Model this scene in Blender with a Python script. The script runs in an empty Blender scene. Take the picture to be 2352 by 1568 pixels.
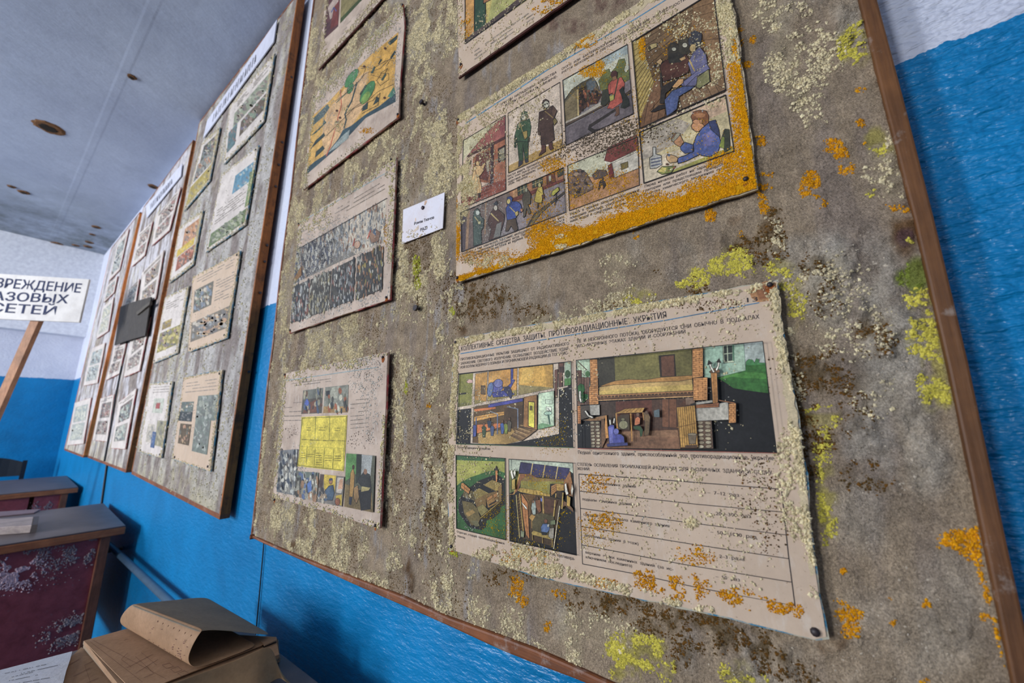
import bpy, math, random
import numpy as np
random.seed(7); rng = np.random.default_rng(7)
S = bpy.context.scene
COL = S.collection

# ------------------------------------------------------------------ camera
EYE = 1.2
FPX = 876.0
YAW, PITCH = math.radians(-35.9), math.radians(11.4)
_cy, _sy, _cp, _sp = math.cos(YAW), math.sin(YAW), math.cos(PITCH), math.sin(PITCH)
FWD = np.array([_sy*_cp, _cy*_cp, _sp]); RIGHT = np.array([_cy, -_sy, 0.0]); UP = np.cross(RIGHT, FWD)
from mathutils import Matrix, Vector
cam = bpy.data.cameras.new('camera'); cam_ob = bpy.data.objects.new('camera', cam); COL.objects.link(cam_ob)
m = Matrix.Identity(4)
for i in range(3):
    m[i][0], m[i][1], m[i][2] = RIGHT[i], UP[i], -FWD[i]
m[2][3] = EYE
cam_ob.matrix_world = m
cam.sensor_width = 36.0; cam.lens = 36.0*FPX/2352.0
cam.clip_start = 0.02; cam.clip_end = 60
cam.dof.use_dof = True; cam.dof.focus_distance = 0.56; cam.dof.aperture_fstop = 4.5
S.camera = cam_ob

# ------------------------------------------------------------------ light, world, exposure
S.view_settings.view_transform = 'Standard'; S.view_settings.look = 'None'
S.view_settings.gamma = 1.0; S.view_settings.use_curve_mapping = False
S.view_settings.exposure = 0.25
w = bpy.data.worlds.new('world'); S.world = w; w.use_nodes = True
w.node_tree.nodes['Background'].inputs[0].default_value = (0.75, 0.85, 1.0, 1)
w.node_tree.nodes['Background'].inputs[1].default_value = 1.0
YWALL, YOPP, XFAR, XBACK, ZCEIL = 0.5, -4.3, -5.5, 2.6, 2.8
WINDOWS = [(-4.5, -3.7, 165), (-2.3, -1.5, 84), (0.6, 1.3, 12)]
for x0, x1, pw in WINDOWS:
    ld = bpy.data.lights.new('window_daylight', 'AREA'); ld.shape = 'RECTANGLE'
    ld.size = x1-x0-0.1; ld.size_y = 1.35; ld.energy = pw; ld.color = (0.93, 0.96, 1.0)
    lo = bpy.data.objects.new('window_daylight', ld); COL.objects.link(lo)
    lo.location = ((x0+x1)/2, YOPP+0.02, 1.62); lo.rotation_euler = (math.radians(90), 0, 0)

# ------------------------------------------------------------------ helpers: photograph pixel -> point on a real plane
class Plane:                      # Y = a + b*x + c*(z-EYE), a plane close to the wall
    def __init__(s, a, b=0.0, c=0.0): s.a, s.b, s.c = a, b, c
    def at(s, u, v):
        r = RIGHT*((u-1176)/FPX) + UP*((784-v)/FPX) + FWD
        t = s.a/(r[1]-s.b*r[0]-s.c*r[2])
        p = r*t; return (p[0], p[1], p[2]+EYE)
    def y(s, x, z): return s.a+s.b*x+s.c*(z-EYE)
    def off(s, d): return Plane(s.a-d, s.b, s.c)
def ray(u, v): return RIGHT*((u-1176)/FPX) + UP*((784-v)/FPX) + FWD
def onz(u, v, z):
    r = ray(u, v); p = r*((z-EYE)/r[2]); return (p[0], p[1], z)
def onx(u, v, x):
    r = ray(u, v); p = r*(x/r[0]); return (x, p[1], p[2]+EYE)
def topx(x, y, z):
    x = np.asarray(x, float); y = np.asarray(y, float); z = np.asarray(z, float)-EYE
    c = x*RIGHT[0]+y*RIGHT[1]+z*RIGHT[2]; d = x*UP[0]+y*UP[1]+z*UP[2]; f = np.maximum(x*FWD[0]+y*FWD[1]+z*FWD[2], 1e-3)
    return 1176+FPX*c/f, 784-FPX*d/f

# ------------------------------------------------------------------ helpers: objects
def wloc(o):
    v = Vector((0, 0, 0))
    while o is not None: v = v+o.location; o = o.parent
    return v
def tag(o, label=None, cat=None, group=None, kind=None):
    if label: o['label'] = label
    if cat: o['category'] = cat
    if group: o['group'] = group
    if kind: o['kind'] = kind
    return o
def empty(name, loc, label, cat, group=None):
    o = bpy.data.objects.new(name, None); COL.objects.link(o); o.location = loc; o.empty_display_size = 0.05
    return tag(o, label, cat, group)
def mk(name, verts, faces, mat, parent=None, cols=None, smooth=False, kind=None, label=None, fcols=None):
    me = bpy.data.meshes.new(name)
    off = wloc(parent) if parent else Vector((0, 0, 0))
    V = np.asarray(verts, float)-np.array(off)
    me.from_pydata(V.tolist(), [], [list(map(int, f)) for f in faces])
    if fcols is not None:                       # one colour per face
        ca = me.color_attributes.new('Col', 'FLOAT_COLOR', 'CORNER')
        nl = [len(f) for f in faces]
        arr = np.repeat(np.asarray(fcols, np.float32), nl, axis=0)
        arr = np.concatenate([arr, np.ones((len(arr), 1), np.float32)], 1)
        ca.data.foreach_set('color', arr.ravel())
    if cols is not None:
        ca = me.color_attributes.new('Col', 'FLOAT_COLOR', 'POINT')
        arr = np.concatenate([np.asarray(cols, np.float32), np.ones((len(cols), 1), np.float32)], 1)
        ca.data.foreach_set('color', arr.ravel())
    if smooth: me.polygons.foreach_set('use_smooth', [True]*len(me.polygons))
    me.materials.append(mat); me.update()
    o = bpy.data.objects.new(name, me); COL.objects.link(o)
    if parent: o.parent = parent
    if kind: o['kind'] = kind
    if label: o['label'] = label
    return o
class MB:
    def __init__(s): s.v = []; s.f = []
    def box(s, x0, y0, z0, x1, y1, z1):
        n = len(s.v)
        s.v += [(x0,y0,z0),(x1,y0,z0),(x1,y1,z0),(x0,y1,z0),(x0,y0,z1),(x1,y0,z1),(x1,y1,z1),(x0,y1,z1)]
        s.f += [[n+i for i in q] for q in ((0,3,2,1),(4,5,6,7),(0,1,5,4),(1,2,6,5),(2,3,7,6),(3,0,4,7))]
        return s
    def hexa(s, bottom, top):
        n = len(s.v); s.v += list(bottom)+list(top)
        s.f += [[n+i for i in q] for q in ((3,2,1,0),(4,5,6,7),(0,1,5,4),(1,2,6,5),(2,3,7,6),(3,0,4,7))]
        return s
    def slab(s, poly, d):                       # polygon (front) extruded by vector d
        n = len(s.v); k = len(poly); s.v += list(poly)+[tuple(np.add(p, d)) for p in poly]
        s.f += [list(range(n, n+k)), list(range(n+2*k-1, n+k-1, -1))]
        for i in range(k):
            j = (i+1) % k; s.f.append([n+i, n+k+i, n+k+j, n+j])
        return s
    def tube(s, pts, r, k=8, cap=True):
        pts = [np.array(p, float) for p in pts]; n0 = len(s.v)
        for i, p in enumerate(pts):
            t = pts[min(i+1, len(pts)-1)]-pts[max(i-1, 0)]; t /= np.linalg.norm(t)
            a = np.cross(t, (0, 0, 1.0)) if abs(t[2]) < 0.9 else np.cross(t, (1.0, 0, 0))
            a /= np.linalg.norm(a); b = np.cross(t, a)
            for q in range(k):
                g = 2*math.pi*q/k; s.v.append(tuple(p+r*(a*math.cos(g)+b*math.sin(g))))
        for i in range(len(pts)-1):
            for q in range(k):
                s.f.append([n0+i*k+q, n0+i*k+(q+1) % k, n0+(i+1)*k+(q+1) % k, n0+(i+1)*k+q])
        if cap:
            s.f.append([n0+q for q in range(k)][::-1]); s.f.append([n0+(len(pts)-1)*k+q for q in range(k)])
        return s
    def build(s, name, mat, parent=None, **kw): return mk(name, s.v, s.f, mat, parent, **kw)
def bevel(o, wdt, seg=2):
    md = o.modifiers.new('bevel', 'BEVEL'); md.width = wdt; md.segments = seg; md.limit_method = 'ANGLE'
    return o

# ------------------------------------------------------------------ colours and materials
def lin(h):
    c = np.array([int(h[i:i+2], 16) for i in (0, 2, 4)], float)/255
    return np.where(c <= 0.04045, c/12.92, ((c+0.055)/1.055)**2.4)
KALB = 1.3
def alb(h, k=None): return np.clip(lin(h)*(KALB if k is None else k), 0.004, 0.86)
def a4(h, k=None): return tuple(alb(h, k))+(1,)
def newmat(name, rough=0.8, spec=0.3):
    mt = bpy.data.materials.new(name); mt.use_nodes = True
    nt = mt.node_tree; b = nt.nodes['Principled BSDF']
    b.inputs['Roughness'].default_value = rough; b.inputs['Specular IOR Level'].default_value = spec
    return mt, nt, b
def N(nt, t, **kw):
    n = nt.nodes.new(t)
    for k, v in kw.items():
        if k in ('operation', 'blend_type', 'attribute_name', 'data_type', 'noise_dimensions', 'feature', 'wave_type', 'bands_direction', 'clamp'): setattr(n, k, v)
        else: n.inputs[k].default_value = v
    return n
def coords(nt, scale=(1, 1, 1), rot=(0, 0, 0)):
    tc = nt.nodes.new('ShaderNodeNewGeometry'); mp = nt.nodes.new('ShaderNodeMapping')
    mp.inputs['Scale'].default_value = scale; mp.inputs['Rotation'].default_value = rot
    nt.links.new(tc.outputs['Position'], mp.inputs['Vector']); return mp.outputs[0]
def noise(nt, vec, scale, detail=4, rough=0.6):
    n = N(nt, 'ShaderNodeTexNoise', Scale=scale, Detail=detail, Roughness=rough); nt.links.new(vec, n.inputs['Vector']); return n.outputs['Fac']
def ramp(nt, fac, stops):
    r = nt.nodes.new('ShaderNodeValToRGB'); e = r.color_ramp.elements
    while len(e) < len(stops): e.new(0.5)
    for i, (p, c) in enumerate(stops):
        e[i].position = p; e[i].color = c if len(c) == 4 else tuple(c)+(1,)
    nt.links.new(fac, r.inputs[0]); return r.outputs[0]
def mix(nt, fac, a, b, mode='MIX'):
    n = nt.nodes.new('ShaderNodeMix'); n.data_type = 'RGBA'; n.blend_type = mode
    for sock, val in ((n.inputs[0], fac), (n.inputs[6], a), (n.inputs[7], b)):
        if hasattr(val, 'links') or hasattr(val, 'is_linked'): nt.links.new(val, sock)
        else: sock.default_value = val
    return n.outputs[2]
def bump(nt, b, h, strength, dist, prev=None):
    n = nt.nodes.new('ShaderNodeBump'); n.inputs['Strength'].default_value = strength; n.inputs['Distance'].default_value = dist
    nt.links.new(h, n.inputs['Height'])
    if prev is not None: nt.links.new(prev, n.inputs['Normal'])
    nt.links.new(n.outputs[0], b.inputs['Normal']); return n.outputs[0]
G = lambda g: (g, g, g, 1)
def attr_mat(name, rough=0.85, spec=0.2, n1=(60, 0.75, 1.2), n2=(420, 0.8, 1.15), bmp=None):
    mt, nt, b = newmat(name, rough, spec)
    at = N(nt, 'ShaderNodeAttribute', attribute_name='Col').outputs['Color']
    v = coords(nt)
    f1 = ramp(nt, noise(nt, v, n1[0]), [(0.3, G(n1[1])), (0.7, G(n1[2]))])
    f2 = ramp(nt, noise(nt, v, n2[0], 3), [(0.3, G(n2[1])), (0.7, G(n2[2]))])
    c = mix(nt, 1.0, mix(nt, 1.0, at, f1, 'MULTIPLY'), f2, 'MULTIPLY')
    nt.links.new(c, b.inputs['Base Color'])
    if bmp: bump(nt, b, noise(nt, v, bmp[0], 3), bmp[1], bmp[2])
    return mt
M_PRINT = attr_mat('printed_ink', 0.6, 0.3, (48, 0.62, 1.3), (360, 0.66, 1.28))
M_CRUST = attr_mat('mould_crust', 0.95, 0.1, (90, 0.85, 1.1), (700, 0.75, 1.15))
M_INKTEXT, _nt, _b = newmat('black_ink', 0.6); _b.inputs['Base Color'].default_value = a4('241f22')
def cloth_mat():
    mt, nt, b = newmat('mouldy_cloth', 0.95, 0.1)
    at = N(nt, 'ShaderNodeAttribute', attribute_name='Col').outputs['Color']
    v = coords(nt)
    f1 = ramp(nt, noise(nt, v, 38, 6, 0.7), [(0.3, G(0.68)), (0.7, G(1.25))])
    f2 = ramp(nt, noise(nt, v, 520, 4, 0.7), [(0.34, G(0.62)), (0.66, G(1.3))])
    c = mix(nt, 1.0, mix(nt, 1.0, at, f1, 'MULTIPLY'), f2, 'MULTIPLY')
    nt.links.new(c, b.inputs['Base Color'])
    p = bump(nt, b, noise(nt, v, 170, 5, 0.75), 0.9, 0.006)
    wv = coords(nt, (1, 1, 1), (0, math.radians(35), 0))
    wt = N(nt, 'ShaderNodeTexWave', Scale=260.0, Distortion=3.0, Detail=2.0); nt.links.new(wv, wt.inputs['Vector'])
    bump(nt, b, wt.outputs['Fac'], 0.35, 0.0012, p)
    return mt
M_CLOTH = cloth_mat()
def paper_mat(name, base, stain, amount=0.5, speck=True):
    mt, nt, b = newmat(name, 0.8, 0.2); v = coords(nt)
    f = ramp(nt, noise(nt, v, 16, 6, 0.7), [(0.42, G(0)), (0.75, G(amount))])
    c = mix(nt, f, base, stain)
    f2 = ramp(nt, noise(nt, coords(nt, (1, 1, 0.35)), 90, 4, 0.7), [(0.55, G(0)), (0.72, G(0.45*amount+0.1))])
    c = mix(nt, f2, c, a4('c4bdb2'))
    if speck:
        f3 = ramp(nt, noise(nt, v, 260, 3), [(0.66, G(0)), (0.74, G(0.55))]); c = mix(nt, f3, c, a4('6a5038'))
    nt.links.new(c, b.inputs['Base Color'])
    bump(nt, b, noise(nt, v, 60, 4), 0.25, 0.004)
    return mt
M_PAPER = paper_mat('aged_paper', a4('b49f8a'), a4('9a8673'))
M_PAPER_L = paper_mat('stained_paper', a4('b09e8e'), a4('7d6d62'), 0.8)
M_PAPER_F = paper_mat('pale_paper', a4('bdb4ac'), a4('8e8580'), 0.7, False)
def plain(name, h, rough=0.8, spec=0.3, var=0.15, sc=40, k=None):
    mt, nt, b = newmat(name, rough, spec); v = coords(nt); c = alb(h, k)
    cc = ramp(nt, noise(nt, v, sc, 5, 0.65), [(0.3, tuple(c*(1-var))), (0.7, tuple(np.clip(c*(1+var), 0, 0.9)))])
    nt.links.new(cc, b.inputs['Base Color']); return mt
def two_tone(name, h0, h1, sc):
    mt, nt, b = newmat(name, 0.9, 0.1); v = coords(nt)
    c = ramp(nt, noise(nt, v, sc, 4, 0.7), [(0.44, a4(h0)), (0.56, a4(h1))]); nt.links.new(c, b.inputs['Base Color']); return mt
M_RED = two_tone('red_card_edge', 'a08a7c', '9a4c50', 34); M_BLUE_E = two_tone('blue_card_edge', 'a09a88', '3d7088', 60)
M_PALE_E = plain('pale_card_edge', 'a99a80', var=0.3, sc=120); M_DARK_E = plain('dark_card_edge', '4a2a26', var=0.5, sc=90)
M_IRON = plain('rusty_iron', '2b2324', 0.5, 0.5, 0.4, 300); M_RUST = plain('rust_stain', '7a4524', 0.95, 0.1, 0.5, 180)
def wood_mat(name, c0, c1, axis, dust=None, sc=1.0):
    mt, nt, b = newmat(name, 0.55, 0.35)
    s = {'x': (1.5, 26, 26), 'z': (26, 26, 1.5), 'y': (26, 1.5, 26)}[axis]
    v = coords(nt, tuple(q*sc for q in s))
    c = ramp(nt, noise(nt, v, 3.0, 6, 0.65), [(0.3, a4(c0)), (0.52, a4(c1)), (0.72, a4(c0))])
    f = ramp(nt, noise(nt, coords(nt), 14, 5, 0.7), [(0.3, G(0.6)), (0.65, G(1.1))])
    c = mix(nt, 1.0, c, f, 'MULTIPLY')
    if dust:
        d = ramp(nt, noise(nt, coords(nt), 22, 6, 0.75), [(dust[1], G(0)), (dust[1]+0.12, G(dust[2]))]); c = mix(nt, d, c, a4(dust[0]))
    nt.links.new(c, b.inputs['Base Color'])
    bump(nt, b, noise(nt, v, 5.0, 4), 0.25, 0.003); return mt
M_WOODR = wood_mat('brown_batten', '4c301d', '664224', 'z', ('8f857c', 0.58, 0.6))
M_WOODB = wood_mat('reddish_batten', '5c3826', '7e4a2a', 'x', ('8d7f76', 0.55, 0.75))
M_WOODO = wood_mat('orange_batten', '6e3d18', '965823', 'z', ('35200f', 0.52, 0.6))
M_WOODBR = wood_mat('bright_batten', 'b0642c', 'c9783a', 'z')

# ------------------------------------------------------------------ noise in plain numbers
_T = rng.random((256, 256))
def vnoise(x, y):
    xi = np.floor(x).astype(int); yi = np.floor(y).astype(int); fx = x-xi; fy = y-yi
    fx = fx*fx*(3-2*fx); fy = fy*fy*(3-2*fy)
    a = _T[xi % 256, yi % 256]; b = _T[(xi+1) % 256, yi % 256]; c = _T[xi % 256, (yi+1) % 256]; d = _T[(xi+1) % 256, (yi+1) % 256]
    return (a*(1-fx)+b*fx)*(1-fy)+(c*(1-fx)+d*fx)*fy
def fbm(x, y, o=4, seed=0):
    x = np.asarray(x, float)+seed*17.3; y = np.asarray(y, float)+seed*9.1; r = 0; a = 0.5; t = 0
    for i in range(o): r = r+a*vnoise(x, y); t += a; x = x*2.03+5.1; y = y*2.03+3.7; a *= 0.55
    return r/t
def sstep(a, b, x):
    t = np.clip((x-a)/(b-a), 0, 1); return t*t*(3-2*t)
def ell(u, v, items):                          # soft ellipses given in photograph pixels: cx, cy, rx, ry, weight
    r = np.zeros_like(u)
    for cx, cy, rx, ry, wt in items:
        d = ((u-cx)/rx)**2+((v-cy)/ry)**2; r = np.maximum(r, wt*np.clip(1.35-d, 0, 1))
    return r
def band(u, v, items):                         # soft strips: x0,y0,x1,y1,half width,weight
    r = np.zeros_like(u)
    for x0, y0, x1, y1, hw, wt in items:
        dx, dy = x1-x0, y1-y0; t = np.clip(((u-x0)*dx+(v-y0)*dy)/(dx*dx+dy*dy), 0, 1)
        d = np.hypot(u-x0-t*dx, v-y0-t*dy)/hw; r = np.maximum(r, wt*np.clip(1.5-d, 0, 1))
    return r
def inpoly(u, v, poly):
    r = np.zeros(u.shape, bool); n = len(poly)
    for i in range(n):
        x0, y0 = poly[i]; x1, y1 = poly[(i+1) % n]
        if y0 == y1: continue
        r ^= ((y0 > v) != (y1 > v)) & (u < (x1-x0)*(v-y0)/(y1-y0)+x0)
    return r

# ------------------------------------------------------------------ crumbs of mould: real little lumps joined into one stuff part
_ph = (1+5**0.5)/2
ICO = np.array([(-1,_ph,0),(1,_ph,0),(-1,-_ph,0),(1,-_ph,0),(0,-1,_ph),(0,1,_ph),(0,-1,-_ph),(0,1,-_ph),(_ph,0,-1),(_ph,0,1),(-_ph,0,-1),(-_ph,0,1)])/math.sqrt(1+_ph*_ph)
ICF = np.array([(0,11,5),(0,5,1),(0,1,7),(0,7,10),(0,10,11),(1,5,9),(5,11,4),(11,10,2),(10,7,6),(7,1,8),(3,9,4),(3,4,2),(3,2,6),(3,6,8),(3,8,9),(4,9,5),(2,4,11),(6,2,10),(8,6,7),(9,8,1)])
OCT = np.array([(1,0,0),(-1,0,0),(0,1,0),(0,-1,0),(0,0,1),(0,0,-1)], float)
OCF = np.array([(0,2,4),(2,1,4),(1,3,4),(3,0,4),(2,0,5),(1,2,5),(3,1,5),(0,3,5)])
def crumbs(name, P, R, C, parent, depth=0.8, low=False, label=None, mat=None):
    n = len(P)
    if n == 0: return None
    base, F = (OCT, OCF) if low else (ICO, ICF); k = len(base)
    ang = rng.random(n)*6.283; ca, sa = np.cos(ang), np.sin(ang)
    B = np.broadcast_to(base, (n, k, 3))*(0.55+0.8*rng.random((n, k, 1)))
    X = (B[:, :, 0]*ca[:, None]-B[:, :, 2]*sa[:, None])*(0.8+0.5*rng.random((n, 1)))
    Z = (B[:, :, 0]*sa[:, None]+B[:, :, 2]*ca[:, None])*(0.8+0.5*rng.random((n, 1)))
    Y = B[:, :, 1]*depth
    V = np.stack([X, Y, Z], 2)*np.asarray(R)[:, None, None]+np.asarray(P)[:, None, :]
    V = (V-np.array(wloc(parent))).reshape(-1, 3)
    FF = (F[None]+(np.arange(n)*k)[:, None, None]).reshape(-1, 3)
    me = bpy.data.meshes.new(name); nf = len(FF)
    me.vertices.add(len(V)); me.vertices.foreach_set('co', V.astype(np.float32).ravel())
    me.loops.add(nf*3); me.loops.foreach_set('vertex_index', FF.astype(np.int32).ravel())
    me.polygons.add(nf); me.polygons.foreach_set('loop_start', np.arange(0, nf*3, 3, dtype=np.int32))
    me.polygons.foreach_set('loop_total', np.full(nf, 3, np.int32))
    me.polygons.foreach_set('use_smooth', np.zeros(nf, bool))
    ca_ = me.color_attributes.new('Col', 'FLOAT_COLOR', 'POINT')
    cc = np.repeat(np.concatenate([C, np.ones((n, 1))], 1), k, axis=0).astype(np.float32)
    ca_.data.foreach_set('color', cc.ravel())
    me.materials.append(mat or M_CRUST); me.update(calc_edges=True)
    o = bpy.data.objects.new(name, me); COL.objects.link(o); o.parent = parent; o['kind'] = 'stuff'
    if label: o['label'] = label
    return o
def tint(h, n, var=0.14, alt=None, altp=0.3, k=None):
    c = np.repeat(alb(h, k)[None], n, 0)
    if alt: c[rng.random(n) < altp] = alb(alt, k)
    return np.clip(c*(1-var+2*var*rng.random((n, 1))), 0.005, 0.9)
CREAM, CREAM2, LIME, ORANGE, ORANGE2, BROWN, WHITE = 'cdbf9a', 'b8ab8c', 'bcb04c', 'c68c16', 'b07512', '553d20', 'aea798'

# ------------------------------------------------------------------ flat print: inked shapes on a poster's face
def inkc(h):
    if not isinstance(h, str): return h
    c = alb(h); g = c.mean(); return np.clip((c*.8+g*.2)*np.array((1.03, 1.0, .88)), .004, .86)
class Art:
    def __init__(s, plane): s.pl = plane; s.t = (0, 0, 1.0); s.reset()
    def reset(s): s.v = []; s.f = []; s.c = []; s.n = 0
    def z(s, x, y, k): s.t = (x, y, k); return s
    def P(s, u, v):
        x, y, k = s.t; return (x+u/k, y+v/k)
    def _pts(s, pts):
        if isinstance(pts, str): pts = [tuple(map(float, q.split(','))) for q in pts.split()]
        return pts
    def _add(s, px, col):
        s.n += 1; d = 0.00022+0.000018*s.n; pl = s.pl.off(d); i = len(s.v)
        a = sum(px[j][0]*px[(j+1) % len(px)][1]-px[(j+1) % len(px)][0]*px[j][1] for j in range(len(px)))
        if a > 0: px = px[::-1]
        s.v += [pl.at(*p) for p in px]; s.f.append(list(range(i, i+len(px)))); s.c.append(inkc(col))
    def p(s, pts, col, o=0, oc='201c1e'):
        pts = s._pts(pts); s._add([s.P(*q) for q in pts], col)
        if o: s.l(list(pts)+[pts[0]], o, oc)
        return s
    def l(s, pts, wd, col='201c1e'):
        pts = [s.P(*q) for q in s._pts(pts)]; wd = wd/s.t[2]/2
        s.n += 1; d = 0.00022+0.000018*s.n; pl = s.pl.off(d)
        c = inkc(col)
        for a, b in zip(pts[:-1], pts[1:]):
            dx, dy = b[0]-a[0], b[1]-a[1]; L = math.hypot(dx, dy) or 1; dx /= L; dy /= L; e = wd*0.5
            q = [(a[0]-dx*e-dy*wd, a[1]-dy*e+dx*wd), (b[0]+dx*e-dy*wd, b[1]+dy*e+dx*wd), (b[0]+dx*e+dy*wd, b[1]+dy*e-dx*wd), (a[0]-dx*e+dy*wd, a[1]-dy*e-dx*wd)]
            i = len(s.v); s.v += [pl.at(*p) for p in q]; s.f.append([i, i+1, i+2, i+3]); s.c.append(c)
        return s
    def e(s, cx, cy, rx, ry, col, rot=0, o=0, n=12):
        r = math.radians(rot); c, q = math.cos(r), math.sin(r)
        return s.p([(cx+rx*math.cos(t)*c-ry*math.sin(t)*q, cy+rx*math.cos(t)*q+ry*math.sin(t)*c) for t in [6.2832*i/n for i in range(n)]], col, o)
    def blobs(s, pts, n, cols, rx, ry, rot=10):
        pts = s._pts(pts); xs = [p[0] for p in pts]; ys = [p[1] for p in pts]; k = 0; lay = s.n
        while k < n:
            x = random.uniform(min(xs), max(xs)); y = random.uniform(min(ys), max(ys))
            if inpoly(np.array([x]), np.array([y]), pts)[0]:
                s.n = lay+1+(k % 12); a = random.uniform(0.5, 1.3)
                s.e(x, y, rx*a, ry*random.uniform(0.5, 1.3), random.choice(cols), random.uniform(-rot, rot), n=7); k += 1
        s.n = lay+14; return s
    def scrib(s, x0, y0, x1, y1, h, col='5b514d', fill=0.8):   # a line of print too small and worn to read
        L = math.hypot(x1-x0, y1-y0); t = 0.0; lay = s.n
        while t < L:
            wl = random.uniform(1.2, 4.5)*h; b = min(L, t+wl)
            if random.random() < fill and b > t:
                s.n = lay; f0, f1 = t/L, b/L
                s.l([(x0+(x1-x0)*f0, y0+(y1-y0)*f0), (x0+(x1-x0)*f1, y0+(y1-y0)*f1)], h*random.uniform(0.35, 0.6), col)
            t = b+0.6*h
        return s
    def done(s, name, parent, label=None, mat=None):
        if not s.v: return None
        o = mk(name, s.v, s.f, mat or M_PRINT, parent, fcols=s.c, label=label); s.reset(); return o
_font_cache = {}
def glyphs(txt, shear=0.0, bold=0.0):
    key = (txt, shear, bold)
    if key not in _font_cache:
        cu = bpy.data.curves.new('t', 'FONT'); cu.body = txt; cu.resolution_u = 2; cu.shear = shear; cu.offset = bold
        o = bpy.data.objects.new('t', cu); COL.objects.link(o); bpy.context.view_layer.update()
        me = o.to_mesh(); V = np.array([v.co[:2] for v in me.vertices]); F = [list(p.vertices) for p in me.polygons]
        o.to_mesh_clear(); bpy.data.objects.remove(o); bpy.data.curves.remove(cu); _font_cache[key] = (V, F)
    return _font_cache[key]
class Lettering:
    def __init__(s, fn): s.fn = fn; s.v = []; s.f = []
    def line(s, txt, A, B, Up, shear=0.0, bold=0.0):           # A, B baseline ends, Up = cap height vector, 3-D
        V, F = glyphs(txt, shear, bold); A, B, Up = (np.array(q, float) for q in (A, B, Up)); i = len(s.v)
        x0, x1 = V[:, 0].min(), V[:, 0].max()
        for gx, gy in V: s.v.append(tuple(A+(B-A)*((gx-x0)/(x1-x0))+Up*(gy/0.73)))
        s.f += [[i+q for q in f] for f in F]; return s
    def px(s, pl, txt, u0, v0, u1, v1, h, **kw):
        A = pl.at(u0, v0); B = pl.at(u1, v1); T = pl.at(u0-0.1*h, v0-h); return s.line(txt, A, B, np.subtract(T, A), **kw)
    def done(s, name, parent, mat=None, label=None): return mk(name, s.v, s.f, mat or M_INKTEXT, parent, label=label)
# ------------------------------------------------------------------ the room
def wall_mat():
    mt, nt, b = newmat('painted_wall', 0.42, 0.45)
    v = coords(nt); sp = nt.nodes.new('ShaderNodeSeparateXYZ'); g = nt.nodes.new('ShaderNodeNewGeometry'); nt.links.new(g.outputs['Position'], sp.inputs[0])
    nz = noise(nt, v, 45, 3)
    ad = N(nt, 'ShaderNodeMath', operation='MULTIPLY_ADD'); ad.inputs[1].default_value = 0.018; nt.links.new(nz, ad.inputs[0]); nt.links.new(sp.outputs['Z'], ad.inputs[2])
    gt = N(nt, 'ShaderNodeMath', operation='GREATER_THAN'); gt.inputs[1].default_value = 1.569; nt.links.new(ad.outputs[0], gt.inputs[0])
    bl = ramp(nt, noise(nt, v, 7, 5, 0.65), [(0.3, a4('006494')), (0.7, a4('0074aa'))])
    wh = ramp(nt, noise(nt, v, 5, 6, 0.7), [(0.3, a4('b4b8c8', 1.2)), (0.7, a4('c6cad6', 1.2))])
    sp2 = ramp(nt, noise(nt, v, 70, 3), [(0.70, G(0)), (0.78, G(0.25))]); wh = mix(nt, sp2, wh, a4('8a8890'))
    nt.links.new(mix(nt, gt.outputs[0], bl, wh), b.inputs['Base Color'])
    rr = ramp(nt, gt.outputs[0], [(0, G(0.33)), (1, G(0.85))]); nt.links.new(rr, b.inputs['Roughness'])
    v2 = coords(nt, (0.55, 1, 1.5), (0, math.radians(12), 0))
    mr = N(nt, 'ShaderNodeMapRange'); mr.inputs[1].default_value = -0.5; mr.inputs[2].default_value = 0.25; mr.inputs[3].default_value = 0.24; mr.inputs[4].default_value = 1.0; nt.links.new(sp.outputs['X'], mr.inputs[0])
    hm = N(nt, 'ShaderNodeMath', operation='MULTIPLY'); nt.links.new(noise(nt, v2, 60, 3, 0.55), hm.inputs[0]); nt.links.new(mr.outputs[0], hm.inputs[1])
    p = bump(nt, b, hm.outputs[0], 1.0, 0.013)
    bump(nt, b, noise(nt, v, 260, 2), 0.2, 0.003, p); return mt
M_WALL = wall_mat()
def ceil_mat():
    mt, nt, b = newmat('whitewashed_ceiling', 0.95, 0.1); v = coords(nt)
    c = ramp(nt, noise(nt, v, 2.2, 6, 0.65), [(0.3, a4('8c95a8')), (0.7, a4('9ea8ba'))])
    st = ramp(nt, noise(nt, coords(nt, (1, 0.5, 1)), 3.0, 6, 0.7), [(0.56, G(0)), (0.8, G(0.35))]); c = mix(nt, st, c, a4('7d8690'))
    # a dark damp patch along the far wall
    sp = nt.nodes.new('ShaderNodeSeparateXYZ'); g = nt.nodes.new('ShaderNodeNewGeometry'); nt.links.new(g.outputs['Position'], sp.inputs[0])
    mr = N(nt, 'ShaderNodeMapRange'); mr.inputs[1].default_value = -3.9; mr.inputs[2].default_value = -5.0; nt.links.new(sp.outputs['X'], mr.inputs[0])
    nn = ramp(nt, noise(nt, v, 4.0, 6, 0.75), [(0.32, G(0.12)), (0.68, G(0.95))])
    mm = N(nt, 'ShaderNodeMath', operation='MULTIPLY'); nt.links.new(mr.outputs[0], mm.inputs[0]); nt.links.new(nn, mm.inputs[1])
    c = mix(nt, mm.outputs[0], c, a4('4d5350')); nt.links.new(c, b.inputs['Base Color'])
    bump(nt, b, noise(nt, coords(nt, (1.2, 0.7, 1)), 12, 5, 0.6), 0.22, 0.02); return mt
M_CEIL = ceil_mat(); M_FLOOR = plain('worn_floor', '453a33', 0.7, 0.3, 0.3, 8); M_WHITEP = plain('white_paint', 'c3c6d0', 0.7)
M_BOXW = plain('window_frame_paint', 'd5d8dc', 0.5)
def structure(name, mb, mat, parent=None): return mb.build(name, mat, parent, kind='structure')
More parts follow.
